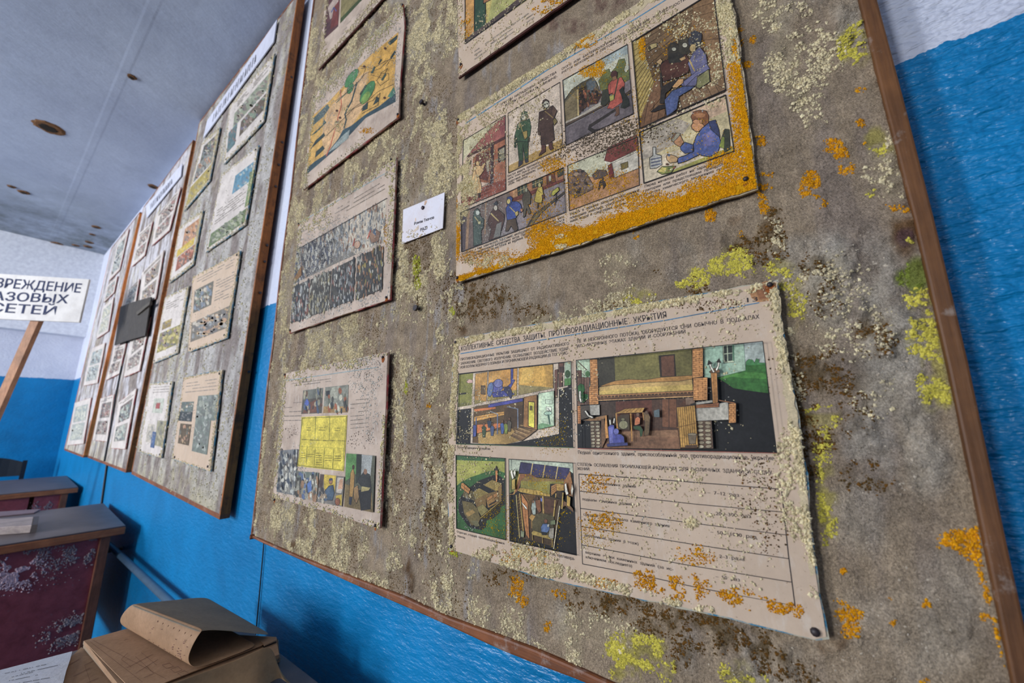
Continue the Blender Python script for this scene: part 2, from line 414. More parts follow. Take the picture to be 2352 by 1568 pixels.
wall_right = structure('wall_right', MB().box(XFAR-0.2, YWALL, 0, XBACK+0.2, YWALL+0.2, ZCEIL), M_WALL)
wall_far = structure('wall_far', MB().box(XFAR-0.2, YOPP-0.2, 0, XFAR, YWALL, ZCEIL), M_WALL)
structure('wall_back', MB().box(XBACK, YOPP, 0, XBACK+0.2, YWALL, ZCEIL), M_WALL)
lw = MB(); lw.box(XFAR, YOPP-0.2, 0, XBACK, YOPP, 0.9); lw.box(XFAR, YOPP-0.2, 2.35, XBACK, YOPP, ZCEIL)
xs = [XFAR]+[q for a in WINDOWS for q in a[:2]]+[XBACK]
for i in range(0, len(xs), 2): lw.box(xs[i], YOPP-0.2, 0.9, xs[i+1], YOPP, 2.35)
structure('wall_left', lw, M_WALL)
for i, (x0, x1, _) in enumerate(WINDOWS):
    f = MB(); y0, y1 = YOPP-0.16, YOPP-0.1
    f.box(x0, y0, 0.9, x0+0.06, y1, 2.35).box(x1-0.06, y0, 0.9, x1, y1, 2.35).box(x0, y0, 0.9, x1, y1, 0.96).box(x0, y0, 2.29, x1, y1, 2.35).box((x0+x1)/2-0.03, y0, 0.96, (x0+x1)/2+0.03, y1, 2.29)
    structure('window_%d' % (i+1), f, M_BOXW)
ceiling = structure('ceiling', MB().box(XFAR-0.2, YOPP-0.2, ZCEIL, XBACK+0.2, YWALL+0.2, ZCEIL+0.15), M_CEIL)
structure('floor', MB().box(XFAR-0.2, YOPP-0.2, -0.1, XBACK+0.2, YWALL+0.2, 0), M_FLOOR)
# beam and pipe across the far wall
zb = onx(150, 768, XFAR+0.12)[2]
structure('trim_1', MB().box(XFAR, YOPP, zb, XFAR+0.12, YWALL, ZCEIL), M_WHITEP)
# ridges where the ceiling slabs meet
for k, (u, v) in enumerate(((335, 50),)):
    p = onz(u, v, ZCEIL)
    structure('trim_%d' % (k+2), bev := MB().hexa([(XFAR, p[1]-0.012, ZCEIL-0.0006), (XBACK, p[1]-0.012, ZCEIL-0.0006), (XBACK, p[1]+0.012, ZCEIL-0.0006), (XFAR, p[1]+0.012, ZCEIL-0.0006)],
              [(XFAR, p[1]-0.02, ZCEIL), (XBACK, p[1]-0.02, ZCEIL), (XBACK, p[1]+0.02, ZCEIL), (XFAR, p[1]+0.02, ZCEIL)]), M_CEIL)
# rusty holes and specks where fittings came out of the ceiling
M_HOLE = plain('rusty_hole', '2a2622', 0.9, 0.1, 0.4, 200); M_RUSTR = plain('rust_ring', '664a34', 0.95, 0.1, 0.4, 60)
def disc(cx, cy, z0, z1, r0, r1, n=22, st=1.0):
    mb = MB(); V = []
    for r, z in ((r0, z0), (r1, z1)):
        V.append([(cx+r*math.cos(6.2832*i/n)*random.uniform(0.85, 1.15), cy+st*r*math.sin(6.2832*i/n)*random.uniform(0.85, 1.15), z) for i in range(n)])
    mb.v = V[0]+V[1]; mb.f = [list(range(n))]+[[i, (i+1) % n, n+(i+1) % n, n+i] for i in range(n)]; return mb
for u, v, r in ((112, 292, 0.062), (303, 176, 0.017), (352, 428, 0.03), (55, 441, 0.03), (130, 559, 0.04), (174, 563, 0.025), (221, 521, 0.03), (212, 538, 0.02), (205, 556, 0.03), (202, 566, 0.03), (27, 428, 0.02)):
    p = onz(u, v, ZCEIL); ring = disc(p[0], p[1], ZCEIL-0.006, ZCEIL-0.0005, r*0.85, r).build('rust_ring', M_RUSTR, ceiling)
    disc(p[0]-r*0.05, p[1], ZCEIL-0.0075, ZCEIL-0.006, r*0.5, r*0.55).build('hole', M_HOLE, ring)
# heating pipe low on the blue wall
pa, pb = Plane(0.455).at(286, 1280), Plane(0.455).at(420, 1415)
zp = (pa[2]+pb[2])/2
pipe = empty('wall_pipe', (pa[0], 0.455, zp), 'blue-grey heating pipe running low along the blue wall behind the brown desk', 'pipe')
M_PIPE = plain('pipe_paint', '3c5468', 0.4, 0.5)
MB().tube([(pa[0]-1.2, 0.455, zp), (1.8, 0.455, zp)], 0.0115, 12).build('pipe_run', M_PIPE, pipe, smooth=True)
for x in (-2.6, -1.15, 0.4):
    MB().box(x-0.012, 0.43, zp-0.03, x+0.012, YWALL+0.003, zp-0.018).build('bracket', M_IRON, pipe)
# two dark cables hanging down the wall
M_CABLE = plain('black_cable', '14181f', 0.6)
W = Plane(YWALL-0.004)
def cable(pts, r, label):
    o = MB().tube([W.at(*p) for p in pts], r, 6).build('cable', M_CABLE); return tag(o, label, 'cable', 'cables down the blue wall')
cable([(608, 1215), (605, 1260), (598, 1340), (589, 1440), (580, 1520)], 0.0016, 'thin dark cable down the blue wall below the corner of the large mouldy board')
cable([(250, 1040), (243, 1090), (236, 1140), (228, 1200)], 0.006, 'thick black cable down the blue wall beside the desk by the far boards')

# ------------------------------------------------------------------ the mouldy boards
YBK = 0.487
YF = 0.463                          # front of the boards; they hang flat on the wall at 0.5
PF = Plane(YF)
def edge_interp(pts, pl=PF):        # polyline in pixels -> x as a function of z
    q = sorted([pl.at(*p) for p in pts], key=lambda a: a[2]); zs = [a[2] for a in q]; xs_ = [a[0] for a in q]
    def f(z):
        z = np.asarray(z, float); r = np.interp(z, zs, xs_)
        sl = (xs_[-1]-xs_[-2])/(zs[-1]-zs[-2])*0.5; r = r+np.where(z > zs[-1], (z-zs[-1])*sl, 0); return r
    return f
ZT = EYE+1.577
LE = [(706,104),(696,185),(682,295),(666,447),(642,623),(626,780),(610,896),(597,1031),(575,1232)]
RI = [(1970,0),(2004,147),(2056.5,343),(2076,420),(2127,627),(2177,856),(2203,1000),(2248,1198),(2320,1568)]
RO = [(2012,0),(2052,147),(2124,420),(2177,649),(2229,864),(2259,999),(2352,1459)]
BO = [(575,1233),(685,1282),(828,1347),(1006,1424),(1173,1501),(1260,1534),(1353,1568)]
BI = [(575,1227),(685,1275),(807,1322),(932,1370),(1024,1413),(1179,1469),(1260,1500),(1407,1568)]
xl, xri, xro = edge_interp(LE), edge_interp(RI), edge_interp(RO)
def low_interp(pts):
    q = [PF.at(*p) for p in pts]; xs_ = [a[0] for a in q]; zs = [a[2] for a in q]
    return lambda x: np.interp(x, xs_, zs)
zbo, zbi = low_interp(BO), low_interp(BI)

P_SHEETS = {}                       # poster outlines in photograph pixels (used to keep the crumbs of the cloth off them)
P_SHEETS['p8'] = [(1052,266),(1257,140),(1460,10),(1655,-118),(1690,60),(1738,432),(1390,540),(1047,648)]
P_SHEETS['p13'] = [(1044,779),(1260,740),(1520,692),(1784,645),(1795,752),(1839,1004),(1878,1360),(1899,1463),(1872,1468),(1631,1408),(1241,1325),(1033,1261),(1027,1075)]
P_SHEETS['map'] = [(720,220),(925,8),(929,60),(919,180),(915,268),(805,352),(696,436)]
P_SHEETS['crowd'] = [(686,511),(800,440),(910,361),(905,480),(895,687),(780,725),(664,765)]
P_SHEETS['yellow'] = [(652,858),(770,833),(890,809),(885,950),(872,1214),(740,1172),(627,1141),(640,1000)]
P_SHEETS['top'] = [(747,0),(752,-60),(905,-260),(900,-28),(732,158)]
P_SHEETS['topright'] = [(1054,176),(1051,0),(1047,-300),(1668,-760),(1640,-240)]
P_SHEETS['card'] = [(926,481.6),(1021,441.5),(1016.7,523.7),(923,559.6)]

def board_root(name, corner, label):
    return empty(name, corner, label, 'board')
b1 = board_root('notice_board', (-0.5, YWALL, 0.88), 'large mouldy cloth-covered notice board nearest to the camera with brown battens')
nx, nz = 400, 540
s, t = np.meshgrid(np.linspace(0, 1, nx)**.66, np.linspace(0, 1, nz))
xa = -1.18+1.29*s; z_lo = zbi(xa)-0.004; zz = z_lo+(ZT-z_lo)*t
xx = xl(zz)+0.006+(xri(zz)+0.004-xl(zz)-0.006)*s
YC = YF+0.003
uu, vv = topx(xx, np.full_like(xx, YC), zz)
# ---- where the growths are (photograph pixels, evaluated on the cloth itself)
streak = fbm(xx*26, zz*9, 5, 1); fine = fbm(xx*120, zz*90, 3, 2); big = fbm(xx*7, zz*4, 4, 3); lump = fbm(xx*75, zz*75, 3, 5)
CREAM_E = [(985,60,90,75,.9),(1015,20,60,70,1),(968,150,28,45,.9),(975,200,42,45,.95),(965,250,40,45,.9),(1015,205,30,35,.8),(905,330,40,60,.9),(955,320,35,90,.8),(880,350,40,50,.8),(1022,330,40,85,1.2),(1010,400,38,70,1.1),(940,395,40,60,.7),(925,430,30,60,.7),
  (950,620,62,80,1.15),(920,590,40,90,1.0),(990,600,40,90,1.1),(1000,690,40,60,.8),(1042,690,30,70,1.2),(1010,760,14,30,.9),(985,870,28,50,.95),(955,880,16,60,.95),(915,880,40,70,1.0),(900,960,38,110,1.1),(905,1080,36,130,1.2),(900,1150,34,70,1.2),(1000,1060,32,80,1.0),(1010,1140,36,90,1.2),(960,1200,50,60,1.0),(985,1230,40,60,1.0),
  (840,750,50,45,1.1),(790,780,40,50,.9),(830,700,30,60,.8),(800,790,70,60,.9),(700,820,40,50,1.0),(660,800,25,90,.95),(720,790,50,40,.8),(840,820,40,30,.8),
  (700,1210,60,60,1.0),(745,1250,55,60,1.0),(690,1240,40,40,.9),(800,1250,45,55,1.1),(640,1200,20,50,.9),(905,1310,18,60,1.1),(930,1360,20,30,.9),(760,1310,60,30,1.0),(1010,1350,35,60,1.1),(1030,1400,45,40,1.0),(1090,1410,40,40,.9),(1100,1440,30,40,.8),(1180,1440,30,70,.7),(1190,1480,20,40,.8),(1310,1440,28,50,1.0),(1320,1500,20,50,.9),(1380,1440,50,40,.5),(1420,1460,60,50,.45),(1075,1310,24,20,.6),
  (1820,60,60,50,.8),(1830,150,70,80,1.1),(1870,120,80,60,1.0),(1780,160,30,40,.6),(1850,230,40,40,.6),(1760,30,30,30,.8),(1870,280,30,20,.6),(2030,370,40,60,1.0),(2050,420,40,40,.9),(2010,400,30,30,.8),(1900,620,60,40,.5),(1810,820,25,80,.9),(1830,900,20,60,.6),(1420,600,40,20,.6),(1410,640,24,30,.5),(1440,690,60,30,.9),(1380,715,60,26,.9),(1290,740,90,22,.8),(1780,560,26,26,.6),(1765,530,30,30,.8),(1460,660,14,12,.8),(1900,660,120,60,.4),(1960,760,100,80,.35),(2000,900,60,60,.3),
  (790,400,70,40,.8),(750,440,60,40,.75),(700,470,24,60,.9),(730,200,20,60,.7),(690,380,14,90,.8),(820,80,40,80,.7),(880,60,24,60,.8),(860,140,40,60,.5),(760,170,40,40,.6)]
MARG = [(712,60,672,420,16,.75),(665,470,622,800,15,.8),(618,830,590,1150,14,.85),(600,1190,590,1215,16,.9),(640,1235,900,1350,16,.9),(900,1365,1240,1490,14,.6),(655,760,648,860,14,.9),(640,870,622,1140,12,.8)]
LIME_E = [(1962,110,40,45,1.0),(1985,60,12,20,.6),(1960,80,30,14,.9),(2010,320,26,26,1.1),(2035,350,30,16,.8),(1690,600,40,32,1.0),(1650,610,24,22,.9),(1700,625,36,14,1.0),(1600,640,30,26,.75),(1570,650,20,14,.8),(1465,680,40,18,.8),(1790,620,36,22,.7),(1830,700,22,60,.55),(1800,655,20,14,.8),(2120,720,36,60,1.15),(2130,780,50,50,1.1),(2140,860,40,60,1.05),(2150,910,40,40,1.1),(2100,690,30,20,.8),(1890,1040,20,60,.6),(1900,1150,24,90,.9),(1905,1240,18,40,.7),(1890,960,40,30,.6),(1440,1510,50,60,1.3),(1500,1500,34,40,.95),(1480,1470,30,16,.9),(1530,1530,20,40,.8),(1690,1540,40,30,.8),(1720,1560,40,20,.8),(2090,560,10,10,.5),(1935,100,14,20,.8),(2000,440,14,12,.5),(958,610,9,26,1.5),(960,650,8,16,1.5),(1040,715,6,10,1.5),(933,890,5,14,1.5),(1048,1262,16,14,1.2)]
LIME_B = [(1990,60,2020,150,8,1.0),(2030,190,2062,330,9,1.1),(2165,690,2180,760,10,.7)]
ORANGE_E = [(1910,335,24,16,1.2),(1930,355,18,18,1.1),(1862,430,24,36,1.3),(1752,430,14,32,1.3),(1770,415,14,18,.8),(1885,470,16,12,1.1),(1945,390,20,16,.8),(1748,325,12,12,1.0),(1700,85,10,22,.9),(1715,150,14,10,.7),(1730,95,8,10,.7),(1975,210,14,8,.9),(1978,285,10,10,.9),(2040,480,20,9,1.1),(2085,480,22,12,1.1),(1632,495,14,16,1.1),(1696,538,10,10,.9),(1755,475,12,18,1.1),(1460,540,8,10,1.0),(2200,1245,46,30,1.2),(2240,1250,24,40,1.2),(1925,1390,20,16,1.0),(1950,1410,30,20,1.0),(1955,1440,24,20,.9),(2125,1385,12,10,1.1),(2045,1370,8,8,.9),(2260,1415,12,10,1.0),(2050,1425,8,8,.9),(1935,1308,6,8,.9),(1185,1345,18,26,.8),(1200,1375,14,20,.7),(1260,1440,10,14,.8),(1110,910,8,8,.9),(2130,1560,20,6,.9),(1280,1365,24,14,.6),(985,930,6,6,1),(1990,330,8,8,.6)]
ORANGE_B = [(2205,1000,2225,1080,6,1.0),(2262,1240,2280,1320,7,.9),(2285,1420,2310,1520,8,1.0),(2245,1290,2270,1380,6,.8)]
BROWN_E = [(1860,860,60,60,1.1),(1830,930,50,70,1.1),(1900,850,40,60,.9),(1880,1030,50,50,1.0),(1850,1060,40,50,.8),(2010,770,50,50,1.0),(1980,1090,50,40,.6),(2025,1100,30,40,.6),(1720,590,30,30,.8),(1700,560,30,24,1.0),(1870,620,40,40,.8),(1900,680,40,50,.7),(1600,655,30,22,1.1),(1500,620,20,20,.4),(1125,690,60,40,.9),(1090,680,40,60,.8),(1220,720,40,24,.7),(1410,710,40,20,.9),(1420,1385,60,36,1.0),(1520,1420,70,40,1.0),(1630,1450,80,50,1.1),(1740,1470,60,50,1.0),(1780,1520,40,40,.9),(1560,1500,30,40,.8),(1850,1550,30,40,.6),(1960,930,50,80,.6),(1060,680,40,70,1.0),(1000,1080,40,120,.7),(1010,1180,40,70,.8),(950,600,60,80,.5),(1135,1330,20,20,.9),(1170,1320,60,20,.5),(1320,1380,20,30,.8),(1770,560,40,60,.8),(1780,500,24,24,.8)]
WHITE_E = [(1950,60,90,60,.75),(1900,40,120,60,.5),(1850,600,100,60,.6),(1950,640,120,120,.85),(2050,800,80,120,.8),(2050,950,100,140,.6),(1980,1000,60,60,.7),(2100,1060,90,90,.6),(2000,1180,100,90,.35),(1650,1500,100,60,.55),(1800,1540,120,60,.6),(2000,1480,160,120,.4),(2150,1400,120,150,.35),(1500,560,60,60,.4),(1560,600,70,50,.5),(1650,560,24,24,.7),(960,1120,20,90,.8),(950,1060,14,70,.7),(1280,1420,30,50,.4),(960,60,90,90,.7),(900,40,50,80,.6),(950,360,24,50,.9),(1000,300,20,20,.6),(950,440,30,40,.6),(900,1290,20,40,.7),(660,1200,16,60,.8),(640,900,30,100,.5),(780,500,90,50,.5),(1180,660,60,70,.35),(1740,980,20,20,.5),(700,700,60,90,.35),(750,800,90,60,.5),(700,300,30,90,.4)]
DARK_E = [(2078,530,34,62,1.0),(1060,760,14,12,.8),(1765,540,30,50,.6),(1060,650,16,10,.9),(958,620,7,40,.9),(963,690,8,22,1.0),(935,1300,10,26,.8),(945,1335,8,26,.8),(675,1250,8,10,.8),(790,1290,6,12,.7),(1905,1475,30,22,1.2),(1930,1440,20,50,.8),(1690,510,20,14,.5),(1730,440,30,14,.7)]
RINGS = [(1385,10,30,26),(1420,0,20,24),(1270,50,30,22),(1320,60,26,18)]
def on_any(u, v):
    r = np.zeros(u.shape, bool)
    for q in P_SHEETS.values(): r |= inpoly(u, v, q)
    return r
wcream = np.maximum(ell(uu, vv, CREAM_E), band(uu, vv, MARG)); wcream = np.maximum(wcream, 0.25*sstep(0.52, 0.7, big)*(uu < 1060))
wwhite = ell(uu, vv, WHITE_E); wbrown = ell(uu, vv, BROWN_E); wdark = ell(uu, vv, DARK_E); wlime = np.maximum(ell(uu, vv, LIME_E), band(uu, vv, LIME_B))
base = alb('988670'); C = np.repeat(base[None], xx.size, 0).reshape(xx.shape+(3,))
def lay(C, h, w): return C*(1-w[..., None])+alb(h)*w[..., None]
C = C*(0.86+0.28*fbm(xx*14, zz*6, 5, 7))[..., None]
C = lay(C, '776c68', 0.5*sstep(0.5, 0.75, fbm(xx*30, zz*5, 4, 11)))
C = lay(C, 'a79f92', np.clip(0.95*wwhite*sstep(0.36, 0.62, streak), 0, 0.85))
C = lay(C, 'ab9c7e', np.clip(0.55*wcream*sstep(0.4, 0.6, streak), 0, 0.4))
C = lay(C, '5c4a2e', np.clip(0.75*wbrown*sstep(0.42, 0.66, fine), 0, 0.75))
C = lay(C, 'a59a3e', np.clip(0.6*wlime*sstep(0.4, 0.6, fine), 0, 0.6))
C = lay(C, '5d4022', np.clip(0.95*wdark*sstep(0.25, 0.6, fbm(xx*60, zz*60, 3, 9)), 0, 0.85))
C = lay(C, '4a3440', np.clip(ell(uu, vv, [(2078,548,22,22,1)]), 0, 0.6))
C = lay(C, '6f7a2e', np.clip(ell(uu, vv, [(2105,635,28,44,1.2),(2070,640,20,20,.7)]), 0, 0.85))
C = lay(C, '6a5048', np.clip(0.8*ell(uu, vv, [(q[0],q[1],q[2],q[3],1) for q in RINGS])*sstep(.3, .6, fine), 0, 0.7))
C = lay(C, '9c9692', 0.7*sstep(0.6, 0.8, fbm(xx*90, zz*16, 4, 13))*(uu < 1300))
def relief(x, z, u, v):
    lw_ = np.maximum(ell(u, v, WHITE_E)*(u > 1650), 0.25*(u > 1700))
    return 0.008*lw_*sstep(0.42, 0.72, fbm(x*75, z*75, 3, 5))+.006*(u > 1640)*lw_*fbm(x*170, z*170, 2, 15)+0.003*ell(u, v, DARK_E)*sstep(.4, .7, fbm(x*120, z*90, 3, 2))+0.0012*np.maximum(ell(u, v, CREAM_E), band(u, v, MARG))*fbm(x*26, z*9, 5, 1)
dy = relief(xx, zz, uu, vv)
V = np.stack([xx, YC-dy, zz], 2).reshape(-1, 3)
idx = np.arange(nx*nz).reshape(nz, nx)
F = np.stack([idx[:-1, :-1], idx[:-1, 1:], idx[1:, 1:], idx[1:, :-1]], 2).reshape(-1, 4)
cloth = mk('cloth_covering', V, F.tolist(), M_CLOTH, b1, cols=C.reshape(-1, 3), smooth=True)
# backing panel and battens
zq = np.linspace(float(zbo(0.1)), ZT, 24)
mb = MB(); mb.hexa([(-1.16, YF+0.008, 0.92), (0.1, YF+0.008, 0.92), (0.1, YBK, 0.92), (-1.16, YBK, 0.92)], [(-1.19, YF+0.008, ZT), (0.1, YF+0.008, ZT), (0.1, YBK, ZT), (-1.19, YBK, ZT)])
mb.build('backing_panel', M_WOODB, b1)
for x in (-1.0, -.1): MB().box(x-.03, YBK, 2.5, x+.03, YWALL, 2.6).build('hanging_cleat', M_WOODB, b1)
def strip(pa, pb, y0, y1, name, mat, parent, bev=0.002):      # batten between two matching polylines of (x, z)
    mb = MB(); n = len(pa)
    for (xa_, za), (xb_, zb_) in zip(pa, pb): mb.v += [(xa_, y0, za), (xb_, y0, zb_), (xb_, y1, zb_), (xa_, y1, za)]
    for i in range(n-1):
        for q in range(4): mb.f.append([4*i+q, 4*i+(q+1) % 4, 4*i+4+(q+1) % 4, 4*i+4+q])
    mb.f += [[0, 1, 2, 3], [4*n-1, 4*n-2, 4*n-3, 4*n-4]]
    return bevel(mb.build(name, mat, parent), bev)
zr = np.linspace(0.86, ZT, 16)
strip([(float(xri(z)), z) for z in zr], [(float(xro(z)), z) for z in zr], YF-0.004, YBK, 'frame_batten', M_WOODR, b1)
xq = np.linspace(float(xl(0.903))+.012, float(xri(0.88)), 26)
strip([(x, float(zbo(x))) for x in xq], [(x, float(zbi(x))) for x in xq], YF-0.003, YBK, 'frame_batten', M_WOODB, b1, 0.004)
zl = np.linspace(float(zbo(-1.16)), ZT, 20)
strip([(float(xl(z))-0.001, z) for z in zl], [(float(xl(z))+0.008, z) for z in zl], YF, YBK, 'frame_batten', M_WOODB, b1)
strip([(x, ZT) for x in (-1.2, -0.5, 0.13)], [(x, ZT+0.012) for x in (-1.2, -0.5, 0.13)], YF-0.002, YBK, 'frame_batten', M_WOODB, b1)

# ---- crumbs growing on the cloth
def candidates(x0, x1, n, ulo, uhi):
    x = rng.uniform(x0, x1, n); z = rng.uniform(0.86, 2.62, n)
    k = (x > xl(z)+.004) & (x < xri(z)-.001) & (z > zbi(x)-.004); x, z = x[k], z[k]
    u, v = topx(x, np.full_like(x, YC), z)
    k = (u >= ulo) & (u < uhi) & (v > -140) & (v < 1620) & ~on_any(u, v)
    return x[k], z[k], u[k], v[k]
def grow(name, wgt, nz_, lo, hi, r0, r1, h, alt=None, altp=.3, depth=.8, low=False, label=None, frac=1.0):
    m_ = rng.random(len(cx)) < np.clip(wgt, 0, 1.3)*sstep(lo, hi, nz_)*frac; n = int(m_.sum()); R = r0+(r1-r0)*rng.random(n)**2.2
    return crumbs(name, np.stack([cx[m_], YC-relief(cx[m_], cz[m_], cu[m_], cv[m_])-R*depth*0.35, cz[m_]], 1), R, tint(h, n, .16, alt, altp), b1, depth, low, label)
def fields():
    return (fbm(cx*26, cz*9, 5, 1), fbm(cx*120, cz*90, 3, 2), fbm(cx*60, cz*45, 3, 21), fbm(cx*7, cz*4, 4, 3), np.maximum(ell(cu, cv, CREAM_E), band(cu, cv, MARG)), np.maximum(ell(cu, cv, LIME_E), band(cu, cv, LIME_B)), np.maximum(ell(cu, cv, ORANGE_E), band(cu, cv, ORANGE_B)), ell(cu, cv, BROWN_E))
# left half of the board, farther from the camera
cx, cz, cu, cv = candidates(-1.2, -0.4, 640000, -40, 1075)
st, fi, fl, bg, wc, wl, wo, wb = fields(); comb = .5*st+.5*fl; wc = np.maximum(wc, .22*sstep(.55, .7, bg))
grow('cream_mould', wc*(1-np.clip(wl, 0, 1)*0.7), comb, .475, .58, .0011, .0026, CREAM, CREAM2, .4, low=True, label='pale cream crumbly mould', frac=.6)
grow('dark_mould', wc*.8, 1-comb, .42, .6, .0007, .0016, '6b5638', '4c3b26', .5, .4, True, label='brown specks among the cream mould', frac=.25)
grow('lime_mould', wl, fi, .2, .5, .0010, .0022, 'a3a03c', '8f9236', .4, .5, True, label='green mouldy streak', frac=.9)
grow('orange_mould', wo, fl, .36, .5, .0010, .0018, ORANGE, ORANGE2, .35, .8, True, label='orange grainy mould', frac=.8)
grow('brown_mould', wb, fi, .47, .60, .0007, .0018, BROWN, '3a2c1a', .5, .35, True, label='dark brown specks of mould', frac=.5)
grow('white_mould', np.maximum(ell(cu, cv, WHITE_E)*.6, .05), st, .5, .66, .0008, .0018, 'b3a898', 'a0937f', .5, .4, True, label='whitish fluff of mould', frac=.1)
# right half, close to the camera: finer and denser
cx, cz, cu, cv = candidates(-0.56, 0.14, 2400000, 1075, 2400)
k = np.maximum.reduce([ell(cu, cv, CREAM_E+LIME_E+ORANGE_E+BROWN_E+WHITE_E), band(cu, cv, MARG+LIME_B+ORANGE_B)]) > .02; cx, cz, cu, cv = cx[k], cz[k], cu[k], cv[k]
st, fi, fl, bg, wc, wl, wo, wb = fields(); cl = fbm(cx*150, cz*150, 3, 41); ww = ell(cu, cv, WHITE_E)
grow('cream_mould', wc*(1-np.clip(wl, 0, 1)*0.7), .4*fl+.6*cl, .45, .58, .0005, .0019, CREAM, CREAM2, .4, low=True, label='pale cream crumbly mould', frac=.36)
grow('lime_mould', wl, .3*fl+.7*fbm(cx*95, cz*120, 3, 43), .46, .52, .0005, .0017, LIME, 'aa9f44', .4, .5, low=True, label='bright yellow-green crusty mould', frac=.62)
grow('orange_mould', wo, .5*fl+.5*cl, .41, .50, .0005, .0014, ORANGE, ORANGE2, .35, .8, True, label='orange grainy mould', frac=.7)
grow('brown_mould', wb, .3*fi+.7*cl, .46, .55, .0004, .0015, '4a381e', '5c3e18', .45, .4, True, label='dark brown specks of mould', frac=.42)
grow('moss_growth', ell(cu, cv, [(2105,635,28,44,1.2),(2075,640,18,18,.6)]), fi, .2, .5, .0006, .0012, '66702c', '78833a', .4, .6, True, frac=.7, label='dark green mossy growth')
grow('white_mould', ww, .4*st+.6*cl, .47, .6, .0004, .0012, 'a99d8c', '9c8f7e', .5, .3, True, label='whitish fluff of mould', frac=.07)
# ------------------------------------------------------------------ posters
def sheet(name, quad, pl, label, group=None, paper=None, edge=None, edge_w=0.003, thick=0.003, cat='poster', rough=0.0012, board=YF, nails=()):
    """a card: front paper (ragged outline), a coloured core behind it that shows at the edges; nails in its corners"""
    P3 = [pl.at(*q) for q in quad]; cen = np.mean(P3, 0)
    root = empty(name, (cen[0], board+0.003, min(p[2] for p in P3)), label, cat, group)
    def ragged(grow, jit):
        out = []; n = len(P3)
        for i in range(n):
            a, b = np.array(P3[i]), np.array(P3[(i+1) % n]); L = np.linalg.norm(b-a); k = max(1, int(L/0.016))
            for j in range(k):
                p = a+(b-a)*j/k
                if grow or jit:
                    d = p-cen; d /= np.linalg.norm(d); p = p+d*(grow+random.uniform(-jit, jit))
                out.append((p[0], pl.y(p[0], p[2]), p[2]))
        return out
    MB().slab(ragged(0, rough*0.6), (0, 0.0012, 0)).build('paper_face', paper or M_PAPER, root)
    core = [(x, y+0.0013, z) for x, y, z in ragged(edge_w*0.6, rough)]
    MB().slab(core, (0, thick, 0)).build('card_backing', edge or M_PALE_E, root)
    for u, v in nails: nail(pl, u, v, root)
    return root
def nail(pl, u, v, root, r=0.0028, rust=True, mat=None):
    x, y, z = pl.at(u, v); mb = MB(); n = 9
    for rr, d in ((r, 0.0006), (r*0.9, 0.0026), (r*0.3, 0.0034)):
        mb.v += [(x+rr*math.cos(6.2832*i/n), y-d, z+rr*math.sin(6.2832*i/n)) for i in range(n)]
    for q in range(2): mb.f += [[q*n+i, q*n+(i+1) % n, (q+1)*n+(i+1) % n, (q+1)*n+i] for i in range(n)]
    mb.f.append([2*n+i for i in range(n)])
    h = mb.build('nail_head', mat or M_IRON, root, smooth=True)
    if rust:
        rb = MB(); k = 12; rr = r*random.uniform(1.5, 2.3)
        rb.slab([(x+rr*math.cos(6.2832*i/k)*random.uniform(.6, 1.1), y-0.0004, z-r*1.2+1.3*rr*math.sin(6.2832*i/k)*random.uniform(.6, 1.1)) for i in range(k)], (0, 0.0003, 0))
        rb.build('rust_stain', M_RUST, h)
def poster_crumbs(root, pl, quad, specs, n=60000):
    """specs: (name, ellipses, bands, r0, r1, colour, alt, depth, low, fraction, noise threshold)"""
    P3 = np.array([pl.at(*q) for q in quad]); x = rng.uniform(P3[:, 0].min(), P3[:, 0].max(), n); z = rng.uniform(P3[:, 2].min(), P3[:, 2].max(), n)
    y = pl.y(x, z); u, v = topx(x, y, z); k = inpoly(u, v, quad); x, y, z, u, v = x[k], y[k], z[k], u[k], v[k]
    f1 = fbm(x*70, z*60, 4, 31)
    for name, E_, B_, r0, r1, h, alt, depth, low, fr, th in specs:
        wg = np.zeros_like(u)
        if E_: wg = np.maximum(wg, ell(u, v, E_))
        if B_: wg = np.maximum(wg, band(u, v, B_))
        m_ = rng.random(len(u)) < np.clip(wg, 0, 1.3)*sstep(th, th+.16, f1)*fr
        c = int(m_.sum()); R = r0+(r1-r0)*rng.random(c)**2.4
        crumbs(name, np.stack([x[m_], y[m_]-0.0004-R*depth*0.3, z[m_]], 1), R, tint(h, c, .16, alt, .35), root, depth, low)
BK = '17171a'; PAP = 'bba697'

# ================= poster 13: shelters
T13 = Plane(YF-0.0105, 0.004, 0.006)
q13 = P_SHEETS['p13']
r13 = sheet('poster', q13, T13, 'mouldy poster numbered 13 with cutaway shelter pictures and a ruled table, lowest on the right', None, M_PAPER, M_BLUE_E, 0.0025, nails=((1768, 654), (1048, 786), (1038, 1254)))
nail(T13, 1872, 1450, r13, .0036, False)
A = Art(T13)
# picture 1: cutaway basement
A.z(1040, 780, 5.6).p('78,438 1520,278 1547,1382 43,1338', BK)
A.p('85,450 1440,290 1432,598 1482,590 1478,606 1365,640 1365,1210 680,1347 228,1332 240,880 62,900', 'b9a595')
A.p('85,450 262,430 243,838 65,868', '75742c').p('68,820 160,805 240,835 66,868', '5e5c2a').p('172,540 205,505 255,515 258,555 200,560', 'b58e86', 4).p('75,690 175,675 172,700 76,708', '2b2a20')
A.p('290,438 447,412 435,788 278,830', 'b17f2e', 5).p('280,770 430,790 280,828', '8a7a3c').p('362,588 420,590 420,705 360,698', '46362a', 4)
for i in range(5): A.l([(366, 612+i*18), (416, 612+i*18)], 5, '8a6a40')
A.p('462,410 828,366 822,716 448,792', 'c0862a', 5).p('452,735 822,640 822,716 448,792', '8c7a34').p('480,420 640,400 560,560 470,640', 'c58f34')
